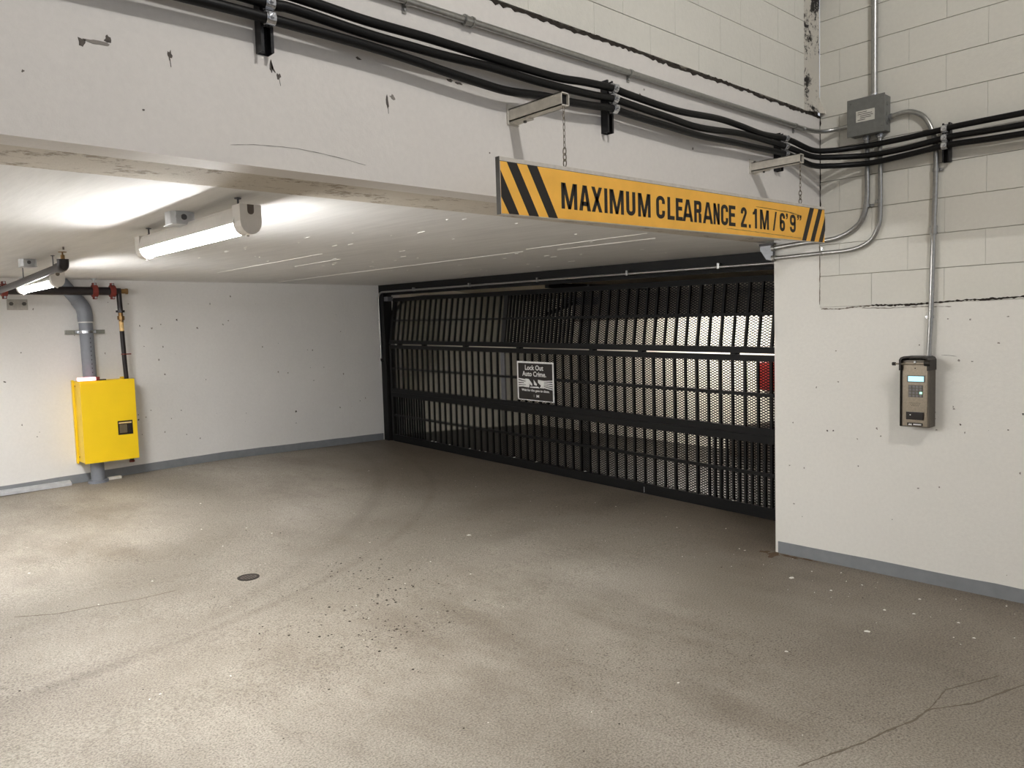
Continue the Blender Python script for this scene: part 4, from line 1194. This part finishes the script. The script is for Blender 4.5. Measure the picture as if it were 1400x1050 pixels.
MB().box(2.395, 2.470, CF - 0.005, CF - 0.003, 0.622, 0.712).build('gauge_plate', 'window_mid', wn)
MB().box(2.390, 2.516, CF - 0.005, CF - 0.003, 0.722, 0.736).build('caption_strip', 'tape', wn)
MB().box(2.482, 2.514, CF - 0.005, CF - 0.003, 0.618, 0.712).build('lever', 'reader', wn)
for z in (0.39, 1.14):
    MB().rod((CX0 - 0.002, BWY - 0.10, z), (CX0 + 0.01, BWY - 0.10, z), 0.008, 8).build('bolt', 'brass', yc)
MB().rod((2.535, 8.95, 0.335), (2.535, 8.95, 0.285), 0.022, 12).build('drain_nipple', 'black_pipe', yc)
MB().ring((2.535, 8.95, 0.29), (0, 0, 1), 0.012, 0.028, 0.022, 6).build('nipple_cap', 'red', yc)
st = thing('strobe_light', (2.09, 8.84, CZ1), 'red lit strobe light on the top corner of the yellow cabinet', 'light')
MB().cbox(2.040, 2.30, 8.82, 8.91, CZ1, CZ1 + 0.012, 0.003).build('base', 'reader', st)
MB().cbox(2.030, 2.20, 8.80, 8.86, CZ1 + 0.002, CZ1 + 0.040, 0.010).build('lens', 'red_led', st)
MB().cbox(2.195, 2.235, 8.803, 8.858, CZ1 + 0.002, CZ1 + 0.040, 0.006).build('lens_end', 'red', st)

# grey drain pipe with an offset elbow
pv = thing('drain_pipe', (2.20, 8.985, 0.1), 'thick grey plastic drain pipe with an elbow up to the ceiling', 'pipe')
PY = 8.985
MB().tube([(2.200, PY, 0.09), (2.197, PY, CZ0 + 0.002)], 0.066, 24).build('lower_pipe', 'pvc', pv)
MB().tube([(2.188, PY, CZ1 - 0.002), (2.180, PY, 1.87)], 0.066, 24).build('riser', 'pvc', pv)
MB().tube([(2.181, PY, 1.80), (2.180, PY, 1.885)], 0.074, 24).build('socket', 'pvc', pv)
MB().tube(smooth_path([(2.180, PY, 1.87), (2.178, PY, 1.91), (2.165, PY, 1.96), (2.145, PY, 1.995), (2.115, PY, 2.04)]), 0.073, 24).build('elbow', 'pvc', pv)
MB().tube([(2.118, PY, 2.037), (1.985, PY, 2.215), (1.95, PY, 2.262)], 0.067, 24).build('offset_pipe', 'pvc', pv)
MB().ring((2.181, PY, 1.806), (0, 0, 1), 0.066, 0.0755, 0.012, 24).build('glue_line', 'white_paint', pv)
MB().ring((2.20, PY, FZ(2.2, PY) + 0.012), (0, 0, 1), 0.066, 0.10, 0.03, 24).build('floor_collar', 'pvc', pv)
for k in range(9):
    MB().box(2.195, 2.203, PY - 0.0668, PY - 0.062, 1.27 + k * 0.045, 1.285 + k * 0.045).build('print_mark', 'pvc_dark', pv)
cs = thing('pipe_support', (2.2, 9.08, 1.70), 'galvanised strut rail and clamp across the grey drain pipe', 'bracket')
MB().box(2.010, 2.385, BWY - 0.045, BWY, 1.685, 1.728).build('rail', 'rail_grey', cs)
MB().ring((2.183, PY, 1.706), (0, 0, 1), 0.0665, 0.071, 0.028, 24).build('clamp', 'zinc', cs)
MB().box(2.250, 2.285, 9.02, BWY - 0.045, 1.692, 1.720).build('clamp_lug', 'zinc', cs)
MB().box(2.085, 2.118, 9.02, BWY - 0.045, 1.692, 1.720).build('clamp_lug', 'zinc', cs)

# dark sprinkler main with red couplings
MYP, MZP = 8.86, 2.127
sp = thing('sprinkler_main', (2.0, MYP, MZP), 'dark sprinkler pipe with red couplings running along the far wall', 'pipe')
MB().tube([(-3.5, MYP, MZP), (2.46, MYP, MZP)], 0.043, 18).build('pipe', 'black_pipe', sp)
for x in (1.455, 2.255, 2.425):
    cp = MB().ring((x, MYP, MZP), (1, 0, 0), 0.042, 0.062, 0.05, 20)
    cp.cbox(x - 0.018, x + 0.018, MYP - 0.022, MYP + 0.022, MZP + 0.055, MZP + 0.085, 0.004).cbox(x - 0.018, x + 0.018, MYP - 0.022, MYP + 0.022, MZP - 0.085, MZP - 0.055, 0.004)
    c_ = cp.build('coupling', 'red', sp)
    for s in (-1, 1):
        MB().rod((x, MYP - 0.036, MZP + s * 0.070), (x, MYP + 0.036, MZP + s * 0.070), 0.011, 8).build('bolt', 'zinc', c_)
MB().tube([(2.45, MYP, MZP), (2.505, MYP, MZP)], 0.034, 14).build('reducer', 'black_pipe', sp)
MB().tube([(2.50, MYP, MZP), (2.57, MYP, MZP)], 0.026, 14).ring((2.565, MYP, MZP), (1, 0, 0), 0.015, 0.031, 0.02).build('end_plug', 'brass', sp)
for x in (1.62, 2.255):
    MB().rod((x, MYP, MZP + 0.04), (x, MYP, CZ(MYP)), 0.006, 8).ring((x, MYP, MZP), (1, 0, 0), 0.043, 0.047, 0.02, 18).ring((x, MYP, CZ(MYP) - 0.005), (0, 0, 1), 0.004, 0.03, 0.008).build('hanger', 'galv', sp)
gs_ = thing('cabinet_feed_pipe', (2.53, 8.9, 1.195), 'slim black feed pipe with brass valve rising from the yellow cabinet', 'pipe')
MB().tube([(2.488, MYP, MZP - 0.02), (2.495, MYP + 0.01, 1.90)], 0.026, 14).build('drop', 'black_pipe', gs_)
MB().ring((2.494, MYP + 0.01, 1.915), (0, 0, 1), 0.02, 0.045, 0.022, 8).build('union', 'black_pipe', gs_)
vb = MB().tube([(2.495, MYP + 0.01, 1.90), (2.497, MYP + 0.012, 1.80)], 0.024, 12).ring((2.496, MYP + 0.01, 1.845), (0, 0, 1), 0.02, 0.036, 0.04, 8)
vb.build('valve', 'brass', gs_)
MB().tube([(2.496, MYP + 0.011, 1.81), (2.498, MYP + 0.014, 1.705)], 0.023, 12).build('tape_wrap', 'tape', gs_)
MB().tube([(2.498, MYP + 0.014, 1.71), (2.512, 8.90, 1.40), (2.522, 8.91, CZ1 - 0.002)], 0.023, 14).build('lower_drop', 'black_pipe', gs_)
MB().box(2.50, 2.575, 8.868, 8.876, 1.452, 1.464).build('tag', 'red', gs_)
MB().ring((2.508, 8.893, 1.458), (0, 0, 1), 0.0225, 0.027, 0.012).build('tag_band', 'red', gs_)
# branch towards the viewer with its sprinkler head
br = thing('sprinkler_branch', (1.23, 5.5, 2.07), 'dark branch pipe with upturned sprinkler head crossing in front of the farther lamp', 'pipe')
MB().tube(smooth_path([(1.205, MYP, MZP - 0.03), (1.205, MYP - 0.01, 2.05), (1.205, MYP - 0.06, 2.030), (1.206, 8.6, 2.031), (1.216, 7.0, 2.054), (1.225, 5.62, 2.079), (1.228, 5.50, 2.080)]), 0.025, 14).build('pipe', 'black_pipe', br)
MB().tube(smooth_path([(1.227, 5.60, 2.079), (1.228, 5.52, 2.080), (1.229, 5.495, 2.092), (1.228, 5.49, 2.125)]), 0.034, 14).build('elbow', 'black_pipe', br)
hd_ = MB().rod((1.228, 5.49, 2.12), (1.228, 5.49, 2.150), 0.012, 10).rod((1.228, 5.49, 2.150), (1.228, 5.49, 2.166), 0.005, 8)
hd_.tube([(1.228, 5.49, 2.167), (1.228, 5.49, 2.170)], 0.024, 16)
hd_.build('sprinkler_head', 'brass', br)
MB().rod((1.222, 5.43, CZ(5.43) + 0.002), (1.222, 5.43, CZ(5.43) - 0.018), 0.005, 8).build('ceiling_stub', 'lamp_dark', br)
# bolted plate
wp = thing('wall_plate', (1.60, BWY, 1.945), 'pale bolted steel plate on the far wall left of the grey drain pipe', 'plate')
MB().cbox(1.512, 1.693, BWY - 0.014, BWY, 1.943, 2.050, 0.004).build('plate', 'plate_grey', wp)
for x in (1.548, 1.660):
    MB().rod((x, BWY - 0.032, 2.005), (x, BWY - 0.012, 2.005), 0.020, 6).build('bolt', 'print_grey', wp)
# steel angle on the floor
an = MB()
for (xa, xb) in ((-2.0, 1.96),):
    za, zb = FZ(xa, 9.0), FZ(xb, 9.0)
    an.pts8([(xa, 9.045, za), (xb, 9.045, zb), (xb, 9.115, zb), (xa, 9.115, za), (xa, 9.045, za + 0.028), (xb, 9.045, zb + 0.028), (xb, 9.115, zb + 0.05), (xa, 9.115, za + 0.05)])
tag(an.build('steel_angle', 'galv', org=(1.5, 9.08, 0.09)), 'shiny galvanised angle lying along the foot of the far wall left of the drain pipe', 'steel angle')
tag(MB().cbox(2.30, 2.43, 8.98, 9.03, FZ(2.36, 9.0), FZ(2.36, 9.0) + 0.03, 0.004).build('grey_offcut', 'bracket', org=(2.36, 9.0, FZ(2.36, 9))), 'small pale offcut on the floor right of the drain pipe foot', 'offcut')

# ------------------------------------------------------------------ floor details
dn = thing('floor_drain', (2.03, 4.83, FZ(2.03, 4.83)), 'small round iron drain cover set in the middle of the floor', 'drain')
fz = FZ(2.03, 4.83)
MB().ring((2.03, 4.83, fz), (0, 0, 1), 0.052, 0.070, 0.006, 28).build('rim', 'iron_dark', dn)
MB().tube([(2.03, 4.83, fz - 0.004), (2.03, 4.83, fz + 0.0015)], 0.052, 28).build('cover', 'iron', dn)
for k in range(-2, 3):
    w = math.sqrt(max(0.0, 0.042 ** 2 - (k * 0.017) ** 2))
    MB().box(2.03 + k * 0.017 - 0.003, 2.03 + k * 0.017 + 0.003, 4.83 - w, 4.83 + w, fz + 0.0014, fz + 0.0022).build('slot', 'iron_dark', dn)

def bits(name, spots, mat, label, cat):
    """uncountable crumbs on the floor as one object"""
    mb = MB()
    for (x, y, r) in spots:
        n = 6
        a0 = rnd.random() * 6.28
        e = 0.45 + rnd.random() * 0.5
        th = 0.0015 + r * 0.25
        ring = []
        for k in range(n):
            a = 2 * pi * k / n
            rr = r * (0.7 + 0.6 * rnd.random())
            u, v = cos(a) * rr, sin(a) * rr * e
            ring.append((x + u * cos(a0) - v * sin(a0), y + u * sin(a0) + v * cos(a0)))
        z = FZ(x, y)
        vs = [(p[0], p[1], z - 0.001) for p in ring] + [(x, y, z + th)]
        mb.add(vs, [(k, (k + 1) % n, n) for k in range(n)])
    o = mb.build(name, mat)
    return tag(o, label, cat, kind='stuff')
spots = []
for i in range(210):
    t = rnd.random()
    spots.append((2.0 + 0.75 * t + rnd.gauss(0, 0.22), 3.35 + 1.0 * t + rnd.gauss(0, 0.25), 0.004 + 0.009 * rnd.random() ** 2))
for i in range(230):
    x, y = 0.4 + rnd.random() * 4.3, 1.3 + rnd.random() * 6.5
    spots.append((x, y, 0.0025 + 0.006 * rnd.random() ** 3))
spots = [s for s in spots if not (s[0] > 4.8 and s[1] < 2.8)]
bits('dark_grit', spots, 'grit', 'dark crumbs of grit scattered over the floor', 'grit')
fl = []
for i in range(110):
    x, y = 1.0 + rnd.random() * 4.2, 1.2 + rnd.random() * 6.6
    if x > 4.75 and y < 2.7: continue
    fl.append((x, y, 0.004 + 0.008 * rnd.random() ** 3))
for i in range(40):
    fl.append((4.0 + rnd.random() * 0.85, 0.9 + rnd.random() * 2.2, 0.004 + 0.009 * rnd.random() ** 2))
bits('pale_flecks', fl, 'fleck', 'white flecks of paint and paper scattered over the floor', 'flecks')

def scrap(x, y, z, r, label, group):
    n = 7
    mb = MB()
    ring = [(x + cos(2 * pi * k / n) * r * (0.6 + 0.7 * rnd.random()), y + sin(2 * pi * k / n) * r * (0.6 + 0.7 * rnd.random()), z + r * 0.3 * rnd.random()) for k in range(n)]
    mb.add(ring + [(x, y, z + r * 0.5), (x, y, z - 0.0005)], [(k, (k + 1) % n, n) for k in range(n)] + [((k + 1) % n, k, n + 1) for k in range(n)])
    return tag(mb.build('paper_scrap', 'paper', org=(x, y, z)), label, 'scrap', group)
scrap(3.637, 4.513, FZ(3.637, 4.513), 0.022, 'white crumpled scrap lying alone in the middle of the floor', 'scraps on the floor')
scrap(4.42, 2.30, FZ(4.42, 2.3), 0.018, 'white torn scrap on the floor nearest the wall corner by the gate', 'scraps on the floor')
scrap(3.9, 1.62, FZ(3.9, 1.62), 0.016, 'white torn scrap on the floor below the keypad intercom', 'scraps on the floor')
nth = ('first', 'second', 'third', 'fourth', 'fifth', 'sixth', 'seventh', 'eighth', 'ninth', 'tenth', 'eleventh')
for i, s in enumerate((4.86, 4.78, 4.47, 4.05, 3.86, 3.74, 3.22, 2.84, 2.10, 1.02, 0.36)):
    p = gp(s, 0.102, -0.018)
    scrap(p.x, p.y, p.z, 0.016 if s > 1.5 else 0.012, nth[i] + ' tiny white scrap from the left on the bottom rail of the gate', 'scraps on the gate rail')
